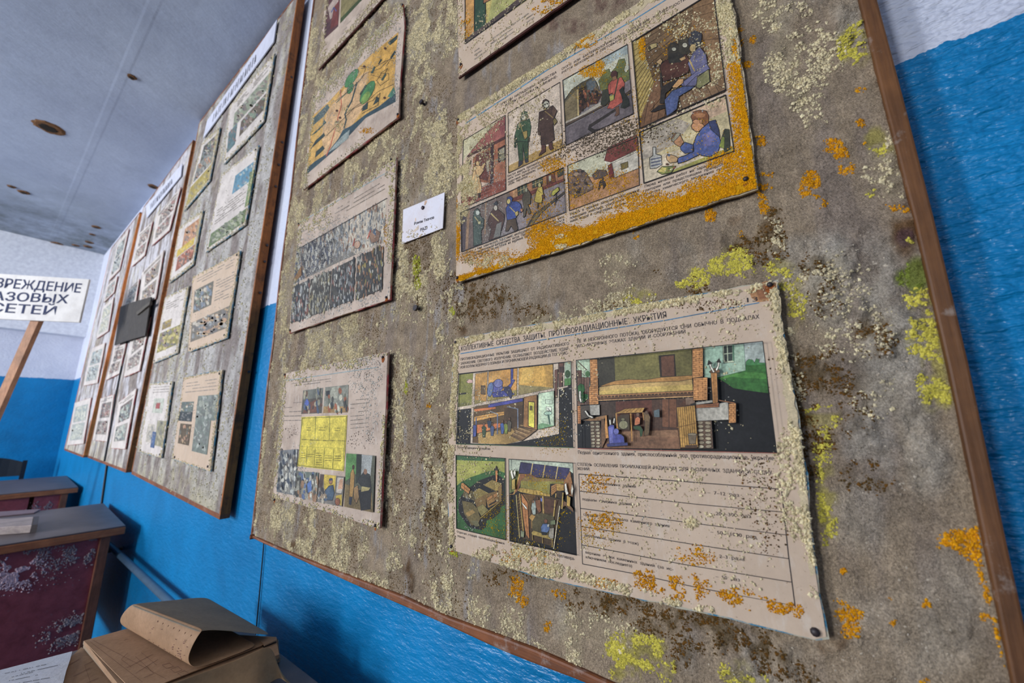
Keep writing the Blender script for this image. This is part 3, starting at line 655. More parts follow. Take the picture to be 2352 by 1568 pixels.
A.p('745,372 778,370 775,510 800,520 745,620 700,640 690,610 745,560', '3c3f8e', 5).e(560, 610, 85, 75, '454a98', 0, 5).e(585, 560, 60, 55, '6466a0', -20, 5).e(482, 640, 38, 95, '4c6290', 8, 5)
A.p('500,690 660,650 720,690 760,680 800,700 700,730 520,740', '33398a', 5).p('650,610 720,600 750,640 770,700 745,760 700,700 660,655', '2c2f52', 5)
A.p('850,362 1287,315 1292,622 845,712', 'bf8f28', 5).p('846,580 1290,615 1292,624 845,712', '857646').p('900,370 1050,350 990,560 860,570', 'cda038').p('1180,330 1280,320 1290,600 1200,600', 'a87d26')
A.p('1310,390 1350,380 1342,745 1238,738 1232,688 1308,692', '6a4437', 5).p('1358,300 1428,298 1420,350 1425,420 1410,425 1412,600 1362,608', '5e3d31', 5).p('1375,350 1425,348 1425,415 1375,418', '3a2a26', 5)
A.p('1440,290 1518,282 1518,578 1438,592', '92a48e').p('1440,500 1518,490 1518,578 1438,592', '47793c').e(1478, 440, 36, 52, '2e4a2a').l([(1478, 440), (1478, 500)], 6)
A.p('270,862 905,748 905,1100 880,1290 680,1345 255,1322', '5d4424', 5).p('330,1205 760,1140 900,1290 690,1342 328,1332', '9c7a3a').p('455,830 900,750 902,792 455,876', '3c3d98', 5)
A.p('272,892 550,862 556,888 274,928', 'c2671f', 3).p('274,990 560,935 820,898 845,930 272,1052', 'cc9234', 4).p('300,1000 800,915 802,922 300,1010', '8a5c22').p('300,1092 620,1070 625,1122 310,1205', 'c2671f', 4).p('660,880 900,840 895,1080 760,1140 660,1100', '4a3520')
A.l([(575, 955), (573, 1212)], 13, '5f6e92').l([(480, 920), (575, 955)], 10, '8a94a4').l([(835, 890), (838, 1140)], 13, '6a7690').l([(700, 860), (835, 890)], 10, '6a7690').l([(300, 1000), (300, 1180)], 10, '3d5f9a')
for px_, py, hh, c in ((400, 1160, 190, '33452e'), (505, 1150, 170, '3a4a72'), (637, 1120, 180, '3a5aa2'), (683, 1125, 170, '7d8a2c'), (727, 1090, 180, '5c5446'), (470, 1070, 120, '2b3a50')):
    A.p([(px_-28, py-hh*.2), (px_, py-hh*.3), (px_+30, py-hh*.15), (px_+24, py+hh*.15), (px_+14, py+hh*.5), (px_-14, py+hh*.5), (px_-22, py+hh*.1)], c, 4).e(px_, py-hh*.4, 15, 20, '6a4a36', 0, 3)
A.p('262,1095 305,1100 300,1240 262,1250', '3b4a96', 4)
A.p('862,1120 1080,1158 975,1240 880,1302 745,1235', '7c5c38', 5)
for i in range(4): A.l([(760+i*32, 1225-i*34), (895+i*42, 1290-i*40)], 6, '3a2818').l([(775+i*32, 1200-i*34), (905+i*42, 1262-i*40)], 7, 'a98a58')
A.p('915,738 1080,706 1082,1156 905,1120', '93632c', 5).p('968,788 1052,796 1052,1140 968,1110', '5a4020', 4).p('978,800 1046,806 1044,1132 976,1105', 'd8c81e').p('990,850 1022,850 1020,905 992,905', '6a6030', 4)
A.p('1100,690 1302,656 1304,1106 1095,1152', 'a9bea4', 6).p('1096,1092 1150,1070 1302,1104 1095,1152', '6d9a6e').p('1104,716 1140,712 1140,1072 1100,1090', 'bccdae').p('1195,765 1282,775 1280,830 1195,822', 'a3b4a0', 4).p('1200,860 1270,866 1268,920 1200,910', 'c4cabc', 4).e(1225, 945, 52, 26, '8fae9c', -4, 5).p('1215,960 1240,960 1255,1090 1242,1090', '3a5a50').l('1222,880 1255,920', 7, '2d3c48')
A.l('78,438 1520,278 1547,1382 43,1338 78,438', 8, '14141a').l('43,1340 1547,1388', 6, '2c5a30')
A.done('picture', r13)
# picture 2: single-storey house with its cellar
A.z(1310, 770, 4.8).p('65,275 2120,65 2276,1292 84,1240', '15161a')
A.p('65,278 215,264 215,560 70,600', '9db298').p('80,290 185,378 160,388 160,450 72,360', 'a8b89a', 4).l('80,285 180,380', 9, '4a3228').p('70,385 125,385 125,470 72,480', '5a3a30', 4).e(190, 425, 26, 34, '3f6a3a')
A.p('75,470 95,460 115,468 140,458 165,466 190,458 215,466 205,580 210,760 75,770', '6e4e40', 4)
for xq in (100, 125, 152, 180): A.l([(xq, 466), (xq+2, 640)], 4, '3a2820')
A.p('80,560 110,530 150,545 162,600 140,640 195,650 200,700 140,745 90,720', '2c6630', 4)
A.p('1455,136 1912,95 1932,385 1640,458 1480,472', '8bab98').p('1760,110 1905,98 1925,380 1790,420', '9ab7a2').p('1680,108 1802,98 1808,296 1690,306', 'a9b49a', 5).p('1690,118 1725,114 1728,196 1692,200', '28302e').p('1735,112 1785,108 1785,190 1738,194', '2c3634').p('1694,210 1728,206 1730,290 1700,294', '2a3230').p('1738,204 1786,198 1786,276 1740,284', '33403c').p('1786,106 1804,100 1808,280 1790,284', '4f7a62')
A.p('1915,92 2122,68 2152,320 1932,330', '9ba6a4').p('1935,330 1935,290 1965,262 2010,270 2030,300 2050,255 2085,265 2080,300 2150,302 2152,330', '397843', 4)
A.p('1620,470 1720,440 1850,408 1934,385 1934,330 2152,318 2182,636 1990,612 1800,582 1700,512', '2d6628').p('1750,450 1940,400 2150,420 2160,480 1900,470', '3f7f30').p('1640,465 1850,410 1860,430 1660,490', '4b8a38')
def bricks(x0, y0, x1, y1, skew=0, n=9, col='c8863f'):
    hgt = (y1-y0)/n; A.p([(x0, y0), (x1, y0-skew), (x1, y1-skew), (x0, y1)], col, 5)
    for i in range(1, n): A.l([(x0, y0+i*hgt), (x1, y0+i*hgt-skew)], 3, '6a3c20')
    for i in range(n):
        for j in range(2):
            xx_ = x0+(x1-x0)*((0.33+0.5*j) if i % 2 else (0.1+0.55*j)); A.l([(xx_, y0+i*hgt), (xx_, y0+(i+1)*hgt)], 3, '6a3c20')
A.p('215,265 297,260 312,758 208,764 205,580 222,545', 'c8863f', 5)
for i in range(1, 22): A.l([(212, 270+i*22.5), (306, 265+i*22.5)], 3, '6a3c20')
for i in range(22): A.l([(232+(i % 2)*28, 268+i*22.5), (232+(i % 2)*28, 290+i*22.5)], 3, '6a3c20').l([(278, 268+i*22.5), (278, 290+i*22.5)], 3 if i % 2 else .01, '6a3c20')
A.p('298,262 486,240 498,505 318,565', '39352a').p('486,240 1336,146 1352,470 496,515', '67602e').p('1150,205 1335,150 1350,445 1170,440', '5d5629').p('700,230 960,205 960,330 720,360', '716932')
A.p('972,222 1152,205 1168,448 990,458', '241c18').p('1000,235 1140,220 1150,446 1010,452', '5b3826')
A.p('320,562 420,522 500,500 640,482 820,490 1000,462 1200,448 1345,440 1348,490 1200,505 1000,512 800,530 640,540 480,545 370,566', 'a0702c', 5)
A.p('318,570 480,545 640,540 800,520 1000,512 1200,505 1346,482 1350,604 318,655', 'b3904c', 5).p('318,610 700,575 1348,540 1350,604 318,655', 'b99a44')
A.p('300,660 1366,608 1366,640 300,690', 'a8703a', 4).p('300,672 1366,622 1366,636 300,686', '3a2a1e').p('290,712 1402,662 1402,676 290,722', 'd09a5a', 4).p('318,690 1366,640 1366,662 318,708', '5e3e26', 3)
for i in range(26): A.l([(330+i*40, 672-i*1.95), (330+i*40, 686-i*1.95)], 5, 'c28a4a')
A.p('330,735 1372,690 1384,1000 1405,1246 340,1240', '50301f').p('330,740 500,730 505,1060 340,1100', '3c2d24').p('500,730 900,712 900,900 505,930', '5c2f20').p('900,712 1270,694 1180,800 1175,1045 910,1020', '4a3226').p('1270,690 1370,686 1374,760 1275,765', '7d6250')
A.p('345,1240 520,1062 1182,1040 1212,1250', '785238').p('520,1062 1182,1040 1190,1120 470,1130', '855e40').p('1010,700 1170,700 1172,1020 1012,1010', '6a4128', 4).l('1085,700 1088,1012', 6)
bricks(1345, 150, 1462, 470, 14, 14); bricks(1355, 470, 1512, 718, 8, 11)
A.p('212,768 322,764 326,878 218,882', '9a958e', 4).p('76,775 112,772 116,972 80,975', 'b8743a', 4)
for i in range(1, 9): A.l([(78, 775+i*22), (113, 773+i*22)], 3, '5a321c')
A.p('110,780 212,770 215,900 118,930', '4a4038').p('130,935 380,880 395,905 340,940 215,945', '8a6238', 4).p('385,880 400,878 420,1110 430,1130 370,1140', 'c08030', 4).p('340,930 372,920 390,1150 350,1240 335,1240', '6a4a30', 3)
def stones(x0, y0, x1, y1, n):
    A.p([(x0, y0), (x1, y0), (x1+20, y1), (x0+12, y1)], '5f4636', 4)
    for i in range(n):
        for j in range(2):
            yy = y0+(y1-y0)*(i+.5)/n; w_ = (x1-x0)/2; A.e(x0+12*i/n+w_*(j+.5)+random.uniform(-4, 4), yy+random.uniform(-4, 4), w_*.42, (y1-y0)/n*.40, random.choice(('a29478', '8f8068', 'a89c84')), random.uniform(-8, 8), 3, 9)
stones(215, 948, 326, 1240, 8); stones(1392, 940, 1556, 1246, 7)
A.p('1376,800 1738,730 1752,930 1390,944', 'a6a097', 5).p('1378,740 1570,712 1570,740 1380,765', 'b5aea4', 3).p('1630,708 1818,742 1818,752 1640,722', 'b8713a', 4); bricks(1745, 752, 1826, 966, 4, 10)
A.p('1548,410 1616,408 1628,700 1622,772 1572,770', 'b0742e', 5).l('1572,412 1598,765', 5, '6a3f1a').l('1590,412 1612,765', 4, '7a4f22').p('1382,765 1572,752 1640,740 1636,790 1382,800', '9a5c30', 4).l('1382,782 1636,768', 5, '5a3218').p('1530,400 1590,360 1650,385 1645,410 1540,412', '6a4a2c', 5)
def arrow(pts, wd, tip):
    A.l(pts, wd+14, '1c1a1c'); A.l(pts, wd, 'd8cdc2')
    (x0, y0), (x1, y1) = pts[-2], pts[-1]; L = math.hypot(x1-x0, y1-y0); dx, dy = (x1-x0)/L, (y1-y0)/L
    A.p([(x1-dy*tip, y1+dx*tip), (x1+dx*tip*1.6, y1+dy*tip*1.6), (x1+dy*tip, y1-dx*tip)], '26221f')
arrow([(1580, 400), (1550, 350), (1540, 320)], 16, 34); arrow([(1610, 380), (1630, 340), (1635, 300)], 16, 32)
arrow([(105, 620), (105, 690), (118, 735)], 16, 12); arrow([(165, 835), (200, 885), (245, 905)], 14, 12); arrow([(440, 980), (436, 930)], 14, 24); arrow([(478, 965), (485, 915)], 12, 16); arrow([(1288, 885), (1305, 825), (1345, 780)], 24, 34)
A.p('498,855 610,808 822,795 792,850 500,862', 'b3832f', 4)
for i in range(6): A.l([(520+i*48, 852-i*2), (600+i*38, 810-i*3)], 4, '6a4618')
A.l('505,862 518,1035', 14, 'b07a2a').l('665,862 680,1165', 14, 'b07a2a').l('800,850 812,930', 12, 'b07a2a').p('520,900 560,870 650,870 655,1040 525,1035', '4a3a28').e(585, 985, 52, 48, '8f8a66', 0, 5).e(580, 925, 22, 16, '7a7454', 0, 4)
A.p('705,985 715,915 745,895 770,915 765,975 725,990', 'c26a38', 4).e(742, 872, 18, 22, '70503c', 0, 3).p('695,1000 770,995 800,1040 790,1110 770,1115 765,1050 700,1030', '2e4a2c', 4).p('805,850 850,840 880,900 870,1060 860,1100 815,1100 820,960', '6a5232', 4).e(838, 850, 16, 20, '5a4030', 0, 3).p('920,830 980,810 985,900 925,900', '4c5a62')
A.p('415,1010 440,985 482,988 490,1085 560,1090 592,1120 598,1190 430,1205', '3a3f90', 5).e(505, 1060, 30, 36, '5558a0', 0, 4).p('425,1020 465,1005 470,1180 435,1190', '5a5ca4').p('400,1195 630,1180 635,1212 410,1228', '2f3470', 4)
A.p('1172,792 1372,770 1412,1232 1212,1236', 'b5852c', 5)
for i in range(9): A.l([(1188+i*23, 800-i*3), (1216+i*24, 1228)], 6, '5a3c18')
A.l('1175,1015 1390,965', 9, '7a5420').p('1295,1090 1392,1088 1378,1195 1312,1198', '6d5c48', 5).e(1343, 1090, 48, 14, '94856c', 0, 4).p('1270,1210 1400,1205 1395,1240 1262,1240', '4c3526')
A.l('65,275 2120,65 2276,1292 84,1240 65,275', 9, '17161a').l('84,1246 2276,1298', 5, 'a8432e')
A.done('picture', r13)
# picture 3: free-standing dug-out
A.z(1040, 1030, 5.807).p('40,88 697,130 706,1217 48,1062', '2c5a2a')
A.p('44,150 692,172 692,322 600,290 480,300 240,380 120,440 44,500', '8c8e32').p('44,200 300,200 400,260 200,370 44,440', '98963a').p('44,96 690,136 690,172 44,152', '2b5430')
A.p('250,500 360,420 540,352 600,350 692,405 694,745 640,780 630,850 540,930 450,960 440,1050 380,1086 260,1060 200,1030 130,930 80,850 70,700 150,570', '19181a')
A.p('408,485 522,415 656,462 640,560 560,562', '9a8038', 4).p('250,590 350,525 500,605 300,705', '8c7836', 4).p('150,560 260,560 310,700 250,680 130,640', '5a4c26')
for i in range(7): A.l([(425+i*18, 478-i*10), (560+i*14, 552-i*14)], 4, '4a3a1a').l([(270+i*14, 588-i*8), (350+i*20, 660-i*8)], 4, '4a3a1a')
A.p('605,520 655,470 650,690 605,720', '7a5c28', 4).p('440,660 600,570 605,725 470,790', '8a642a', 4).p('290,690 430,610 600,560 560,600 440,655 445,760 400,820 320,780', '6f5426').p('310,790 400,740 478,820 380,900', '7c7038', 4).p('120,690 260,720 330,800 370,930 340,1000 250,1030 150,870', '5c4f2a', 4).p('170,860 260,810 300,850 200,910', '8a6d34').p('240,960 330,960 360,1030 300,1040', '5e5a3c')
A.l('370,925 650,690', 12, '8a7028').l('390,940 655,715', 6, '5a4618').p('455,660 530,615 535,650 460,700', 'a06a2c', 3).p('545,610 595,580 598,630 548,665', 'a06a2c', 3).p('480,745 590,680 590,700 485,765', '2a2018')
A.p('112,460 140,455 235,540 210,605 105,520', 'b0742e', 5).l('125,490 222,575', 6, '5a3818').l('160,478 150,560', 5, '5a3818')
A.p('566,295 600,290 592,440 574,442', 'bd742c', 4).p('548,290 582,235 606,290', '2c2018', 4)
A.l('40,88 697,130 706,1217 48,1062 40,88', 9, '16161a'); A.done('picture', r13)
# picture 4: cellar shelter
A.p('748,140 1602,192 1652,1422 760,1232', '18171a').p('752,145 1598,196 1606,330 1560,300 1555,260 905,180 870,330 752,300', 'a3ad9c').p('752,290 880,300 870,420 830,560 755,600', '69703a')
A.p('905,180 1560,262 1545,345 1500,415 1350,405 1230,375 1130,385 1040,345 900,325 880,330', '2e2a52', 5)
for xq, yq in ((1065, 200), (1230, 222), (1400, 243)): A.l([(xq, yq), (xq-28, yq+160)], 13, 'b59a58')
A.p('880,335 1030,340 1130,390 1500,412 1530,350 1570,300 1600,520 1480,480 1300,470 1100,450 910,440 870,560 820,600 830,540', '7c4c28').p('905,430 960,380 1020,362 1100,390 1250,400 1350,410 1480,420 1480,470 1300,470 1290,640 1160,590 1060,570 900,545', '80782e', 4).p('905,430 1100,440 1250,435 1470,440 1480,420 1350,410 1250,400 1100,390 1020,362 960,380', '7a6030')
A.l('890,345 815,605', 14, 'b0842e').l('815,605 760,612', 10, '9a6a2a')
A.p('862,558 900,520 1160,560 1200,590 1300,608 1295,640 1050,610 900,580', 'a8872e', 4)
for i in range(9): A.l([(900+i*44, 530+i*8), (885+i*46, 570+i*8)], 5, '5a4618')
A.p('1310,500 1380,465 1385,570 1310,635', '9c6a30', 4).p('1380,462 1480,480 1485,560 1385,570', 'b48a34', 4)
for i in range(4): A.l([(1315, 530+i*28), (1380, 490+i*26)], 4, '4a2c14').l([(1385, 490+i*22), (1482, 500+i*18)], 4, '6a4a1a')
A.p('1480,470 1560,300 1610,530 1600,640 1500,610', '8a5a2c').p('845,610 1050,610 1300,640 1480,690 1420,790 1360,1310 890,1180', '42301e').p('900,600 1110,620 1060,700 1030,900 1010,900 990,800', '6a4824')
for i in range(14): A.l([(860+i*2, 660+i*38), (915+i*1.5, 620+i*40)], 6, '7a5a2a')
for i in range(8): A.l([(950+i*18, 610+i*2), (1000+i*5, 690+i*24)], 5, '7a5c30')
A.p('910,590 1000,720 1022,1208 975,1150 935,900', 'a5672c', 5).l('955,720 1000,1180', 5, '6a3a16').p('905,700 985,780 992,820 960,790 925,740', 'd2cabc', 5).l('890,600 940,1100', 12, 'a88838').l('1200,640 1212,930', 20, '9a7a38')
A.p('1060,705 1095,690 1110,760 1105,890 1070,890 1045,790', '8f9a94', 4).e(1072, 705, 16, 20, '7a5a40', 0, 3).p('1100,690 1165,680 1180,830 1150,860 1110,780', '7a4a2a', 4).e(1128, 665, 16, 22, '5a3c28', 0, 3).p('1170,660 1195,660 1195,705 1172,702', '5560a0')
A.p('1220,660 1400,690 1350,860 1220,850', '4e3020').p('1060,880 1200,860 1350,900 1340,1200 1060,1080', '4a4228').p('1012,920 1050,870 1105,900 1060,970', '96702c', 4).l('1052,960 1054,1060', 10, '8a6628')
A.l('1365,690 1345,900', 14, 'a88a3a').l('1310,770 1360,785', 6).p('1385,560 1480,580 1470,680 1380,640', '3a2a1c', 4).l('1375,600 1370,650', 12, 'b08a34')
A.p('1045,1120 1075,1088 1345,1180 1335,1220 1060,1150', '9a8034', 5).l('1062,1150 1066,1215', 10, '8a7030').l('1195,1185 1198,1262', 10, '8a7030').l('1325,1215 1328,1310', 10, '8a7030')
A.p('1175,1050 1200,1000 1260,1000 1300,1060 1270,1110 1240,1140 1180,1110', '4f6a9e', 5).e(1240, 968, 24, 30, '7a4a30', 0, 4).p('1175,1105 1255,1115 1245,1155 1190,1150', '1f2024').p('1260,1010 1290,1005 1285,1040 1262,1050', 'b9bcb8', 3).p('1290,1060 1350,1055 1345,1190 1310,1205 1275,1170', '8c8478', 5).p('1300,960 1365,950 1370,1010 1300,1020', '5f6a4a', 4).p('905,1090 955,1105 948,1185 905,1175', '7a8062', 4)
for i in range(34):
    tt = i/33; A.e(845+45*tt, 625+560*tt, 6, 7, 'c9b56a', n=6)
for i in range(30):
    tt = i/29; A.e(1425-80*tt, 770+560*tt, 7, 8, 'c9c0a0', n=6)
A.p('752,590 840,610 860,900 890,1190 1345,1320 1420,800 1600,850 1652,1422 760,1232', '18171a') if False else None
A.p('1425,800 1500,760 1610,850 1600,800 1530,720 1480,700 1470,790', '6a4a30').l('1470,590 1455,800', 14, 'b0903a').p('1520,620 1570,650 1560,780 1520,760', 'b08a2e', 4)
A.p('785,420 830,400 830,540 785,545', 'a58a32', 4).p('765,310 790,275 800,330 815,390 790,410', 'c5c0b4', 5).p('805,320 825,268 840,320 830,390', 'b8b4a8', 5).p('1490,480 1510,450 1530,560 1545,600 1515,620 1495,570', 'd0cabf', 5).p('1575,560 1590,460 1608,540 1590,640', 'c8c2b6', 5)
A.l('748,140 1602,192 1652,1422 760,1232 748,140', 9, '16161a'); A.done('picture', r13)
# crusts: thin films of mould along the edges, under the crumbs
def film(A, name, root, pts, col, jit=3, label=None):
    P_ = []
    for a, b in zip(pts, pts[1:]+pts[:1]):
        k = max(1, int(math.hypot(b[0]-a[0], b[1]-a[1])/9))
        for j in range(k): P_.append((a[0]+(b[0]-a[0])*j/k+random.uniform(-jit, jit), a[1]+(b[1]-a[1])*j/k+random.uniform(-jit, jit)))
    A.z(0, 0, 1).p(P_, alb(col)); A.done(name, root, label, M_CRUST)
film(A, 'mould_film', r13, [(1786,650),(1797,752),(1838,1000),(1872,1320),(1862,1320),(1815,1000),(1778,752),(1768,652)], 'b3a384', 4)
film(A, 'mould_film', r13, [(1046,781),(1260,742),(1520,694),(1700,662),(1700,668),(1520,704),(1260,754),(1046,792)], 'b3a384', 3)
# table rules and heading rule
A.z(1310, 1030, 3.4847)
A.l('67,203 900,262 1690,325', 7).l('67,203 82,560 97,918', 5).l('1690,325 1745,850 1798,1258', 8)
A.l('78,340 1010,445 1705,508', 6).l('82,478 1010,600 1722,690', 6).l('88,622 1010,770 1745,880', 6).l('92,770 900,925 1770,1068', 6).l('97,922 560,1010 1000,1108 1210,1148', 6).l('1210,1148 1798,1258', 4)
A.done('ruled_table', r13, None, M_INKTEXT)
A.z(0, 0, 1).l('1058,812 1330,766 1531,735 1743,695', 2.2, '2f6f9a'); A.done('heading_rule', r13, 'blue printed rule under the heading')
L = Lettering(None); pl = T13.off(0.0004)
Z = lambda X, Y, K, u, v: (X+u/K, Y+v/K)
def tx(txt, a, b, h, **kw): L.px(pl, txt, a[0], a[1], b[0], b[1], h, **kw)
tx('КОЛЛЕКТИВНЫЕ  СРЕДСТВА  ЗАЩИТЫ.  ПРОТИВОРАДИАЦИОННЫЕ   УКРЫТИЯ', (1059, 806), (1533, 729), 10.5, shear=.12)
tx('13', (1716, 694), (1741, 691), 11)
tx('ПРОТИВОРАДИАЦИОННЫЕ  УКРЫТИЯ  ЗАЩИЩАЮТ  ОТ  РАДИОАКТИВНОГО', (1058, 828), (1307, 792), 5.8, shear=.1)
tx('ЗАРАЖЕНИЯ,  СВЕТОВОГО  ИЗЛУЧЕНИЯ,  ОСЛАБЛЯЮТ  ВОЗДЕЙСТВИЕ  УДАР-', (1058, 837.5), (1308, 803), 5.8, shear=.1)
tx('НОЙ ВОЛНЫ ЯДЕРНОГО ВЗРЫВА И ПРОНИКАЮЩЕЙ РАДИАЦИИ (В ТОМ ЧИС-', (1057, 846.5), (1306, 813), 5.8, shear=.1)
tx('ЛЕ  И  НЕЙТРОННОГО  ПОТОКА).  ОБОРУДУЮТСЯ  ОНИ  ОБЫЧНО  В  ПОДВАЛАХ', (1325, 787), (1745, 731), 7.6, shear=.1)
tx('ИЛИ  НАЗЕМНЫХ  ЭТАЖАХ  ЗДАНИЙ  И  СООРУЖЕНИЙ', (1325, 798), (1575, 765), 7, shear=.1)
tx('Противорадиационное укрытие', (1050, 1029), (1126, 1033), 5)
tx('Подвал  одноэтажного  здания,  приспособленный  под  противорадиационное  укрытие', (1328, 1042), (1779, 1057), 8)
tx('СТЕПЕНЬ  ОСЛАБЛЕНИЯ  ПРОНИКАЮЩЕЙ  РАДИАЦИИ  ДЛЯ  РАЗЛИЧНЫХ  ЗДАНИЙ  И  СООРУ-', (1326, 1069), (1778, 1090), 7)
tx('ЖЕНИЙ:', (1326, 1079), (1355, 1080), 6.5)
def row(s, u0, v0, u1, v1, h=22): a = Z(1310, 1030, 3.4847, u0, v0); b = Z(1310, 1030, 3.4847, u1, v1); tx(s, a, b, h/3.4847)
row('подвалы  деревянных  зданий', 97, 275, 523, 314); row('подвалы  каменных  зданий', 97, 413, 497, 456); row('средняя  часть  подвала  каменного  здания', 105, 535, 793, 630); row('в  несколько  этажей', 110, 575, 410, 612)
row('деревянные  здания  (I  этаж)', 113, 700, 545, 772); row('верхние  этажи  каменных  зданий  (за  ис-', 121, 838, 825, 978); row('ключением  последнего)', 124, 876, 494, 950)
row('–  7–12  раз', 1098, 362, 1350, 386, 28); row('–  200–300  раз', 1112, 527, 1447, 556, 28); row('–  500–1000  раз', 1122, 677, 1490, 722, 28); row('–  2–3  раза', 1143, 868, 1392, 898, 28); row('–  50  раз', 1163, 1034, 1357, 1064, 28)
def cap(s, u0, v0, u1, v1, h=28): a = Z(1040, 1030, 5.807, u0, v0); b = Z(1040, 1030, 5.807, u1, v1); tx(s, a, b, h/5.807)
cap('Отдельно  стоящее  противорадиационное', 55, 1118, 690, 1280); cap('укрытие', 60, 1170, 165, 1205); cap('Погреб,  приспособленный  под  противора-', 770, 1295, 1628, 1490, 38); cap('диационное  укрытие', 772, 1360, 1155, 1445, 36)
L.done('lettering', r13)
# rusty tape patch in the top right corner
A.z(0, 0, 1).p('1722,672 1730,656 1760,645 1783,650 1782,672 1770,690 1740,694 1726,684', '9a6a3e').p('1735,662 1770,650 1782,665 1768,684 1744,688', '84522e'); A.done('rust_stain', r13, 'brown rust stain around the top corner nail')
poster_crumbs(r13, T13, q13, [
  ('cream_mould', [(1260,1310,50,16,1.0),(1590,1200,16,12,1.1),(1180,1280,90,30,.5)], [(1046,780,1784,646,11,1.25),(1785,660,1842,1010,20,1.3),(1850,1010,1880,1340,22,.75),(1044,785,1030,1075,9,1.2),(1030,1075,1036,1260,7,.9),(1815,1020,1830,1200,30,.5),(1130,1270,1630,1405,9,.7),(1790,700,1815,900,10,.9)], .0005, .0023, CREAM, 'b9ab86', .9, True, .7, .36),
  ('cream_specks', [(1180,745,150,24,.16),(1350,850,120,120,.05),(1550,830,160,120,.06),(1600,960,140,90,.06),(1500,1130,160,60,.12),(1640,1130,140,100,.14),(1560,1250,100,50,.1),(1700,1250,80,120,.1),(1500,1200,60,30,.1),(1120,960,90,70,.08),(1080,1010,50,40,.12),(1100,1100,60,60,.1),(1180,1280,90,30,.7),(1260,1310,50,16,1.0),(1590,1200,20,14,1.2),(1420,1260,90,30,.15),(1600,800,80,40,.1),(1450,900,100,60,.08),(1690,700,70,40,.16),(1700,760,60,40,.12),(1600,1400,30,16,.8)], [], .0004, .0015, CREAM, 'b9ab86', .9, False, .5, .38),
  ('orange_mould', [(1520,1340,60,22,1.0),(1570,1365,40,22,.9),(1480,1320,24,16,.9),(1600,1280,50,16,.4),(1740,1385,60,16,1.1),(1690,1365,40,16,1.0),(1800,1395,40,14,1.1),(1830,1405,14,12,1.0),(1585,1265,30,20,.6),(1380,1200,50,30,.3),(1370,1110,40,24,.3),(1390,1340,30,12,.8),(1190,1275,60,16,.4),(1240,1300,24,10,.8),(1600,1345,30,26,.6)], [], .0004, .0012, ORANGE, 'b0700e', .8, True, .9, .36),
  ('ochre_dust', [(1150,1180,60,60,.5),(1250,1110,50,30,.6),(1260,1200,50,80,.4),(1270,1000,40,50,.4),(1380,1220,60,40,.5),(1200,1250,60,20,.5)], [], .0003, .0008, 'b8941c', None, .7, True, .35, .3),
  ('brown_mould', [(1620,700,80,20,.7),(1540,690,30,14,1.0),(1640,706,60,16,.5),(1740,1120,50,80,.4),(1770,1220,40,80,.4),(1500,700,40,16,.5),(1755,860,50,50,.2)], [], .0004, .0011, '4a3822', '6a4a28', .4, True, .22, .3),
  ('white_mould', [(1200,930,140,90,.3),(1500,930,180,100,.4),(1350,1000,60,40,.4),(1080,1180,30,60,.5),(1500,1190,26,40,.3)], [], .0004, .0011, 'a9a69c', None, .6, True, .16, .34)], 240000)
# ================= poster above it: what to do after a chemical alarm
T8 = Plane(YF-0.0095, 0.003, 0.005)
q8 = P_SHEETS['p8']
r8 = sheet('poster', q8, T8, 'orange-edged mouldy poster of gas mask drills hanging above the poster numbered 13', None, M_PAPER, M_PALE_E, 0.0025, nails=((1713, 412), (1053, 276), (1051, 638)))
A = Art(T8)
A.z(1040, 230, 6.273)
A.p('150,580 755,215 762,1292 120,1560', 'b59a88').p('150,580 430,410 620,320 200,800 135,900', 'a8a080')
A.p('620,325 752,235 752,545 580,620 300,745 205,810 420,540', '8a4a44', 5).p('660,300 752,240 752,500 690,500', '7c3f40').p('205,812 300,742 590,605 752,520 752,560 590,650 300,780 215,830', '4a2a28', 4)
A.p('290,850 340,780 590,650 752,560 760,1130 560,1200 280,1160', '8d5234').p('560,660 752,570 756,1130 570,1190', '96583a').p('340,800 520,720 520,1080 500,1160 300,1100', '5c2e28', 4).p('650,700 750,645 752,860 655,900', '33221e', 5).p('668,720 742,675 744,760 672,790', '8a8270').p('672,800 744,770 746,850 676,872', '6f6a58')
A.p('200,880 235,850 265,870 262,925 225,942 200,915', '35302e', 4).p('545,630 590,610 580,1300 540,1310', '3e2a2c', 4).p('130,1270 290,1150 300,1330 130,1330', '7a6a34').p('120,1350 290,1310 560,1200 762,1130 762,1292 120,1560', '7a3c2c')
for i in range(4): A.l([(220, 1340+i*38), (560, 1180+i*44)], 6, '3c1f1a')
A.p('300,960 360,935 420,950 450,1010 400,1080 380,1100 415,1250 410,1330 300,1360 295,1200 275,1130', 'b5905e', 6).p('400,960 440,1000 470,900 455,900', 'b5905e', 4).e(358, 910, 28, 34, 'b8935e', 0, 5).l('320,1000 350,1120 390,1085', 8, '4a3424').l('340,1160 345,1340', 5, '7a5c38').l('375,1150 385,1330', 5, '7a5c38').p('295,1365 330,1355 325,1440 300,1450', '33261e').p('365,1340 400,1330 400,1400 370,1410', '33261e').p('480,880 520,860 525,1020 485,1020', '9a8a76', 4)
A.l('150,580 755,215 762,1292 120,1560 150,580', 7); A.done('picture', r8)
A.p('795,188 1540,-260 1580,680 800,1050', 'b9a596').p('800,950 1575,555 1580,680 800,1050', '9a7a40').l('805,945 1200,740', 4, 'a8926a')
A.p('975,260 985,195 1025,155 1075,170 1080,250 1050,300 985,300', '36503c', 5).e(1025, 245, 38, 46, 'a29c8c', 0, 5).e(1010, 240, 10, 13, '2c2c2a').e(1045, 225, 10, 13, '2c2c2a').p('990,290 1035,280 1030,325 1000,330', '8a7a4a', 3)
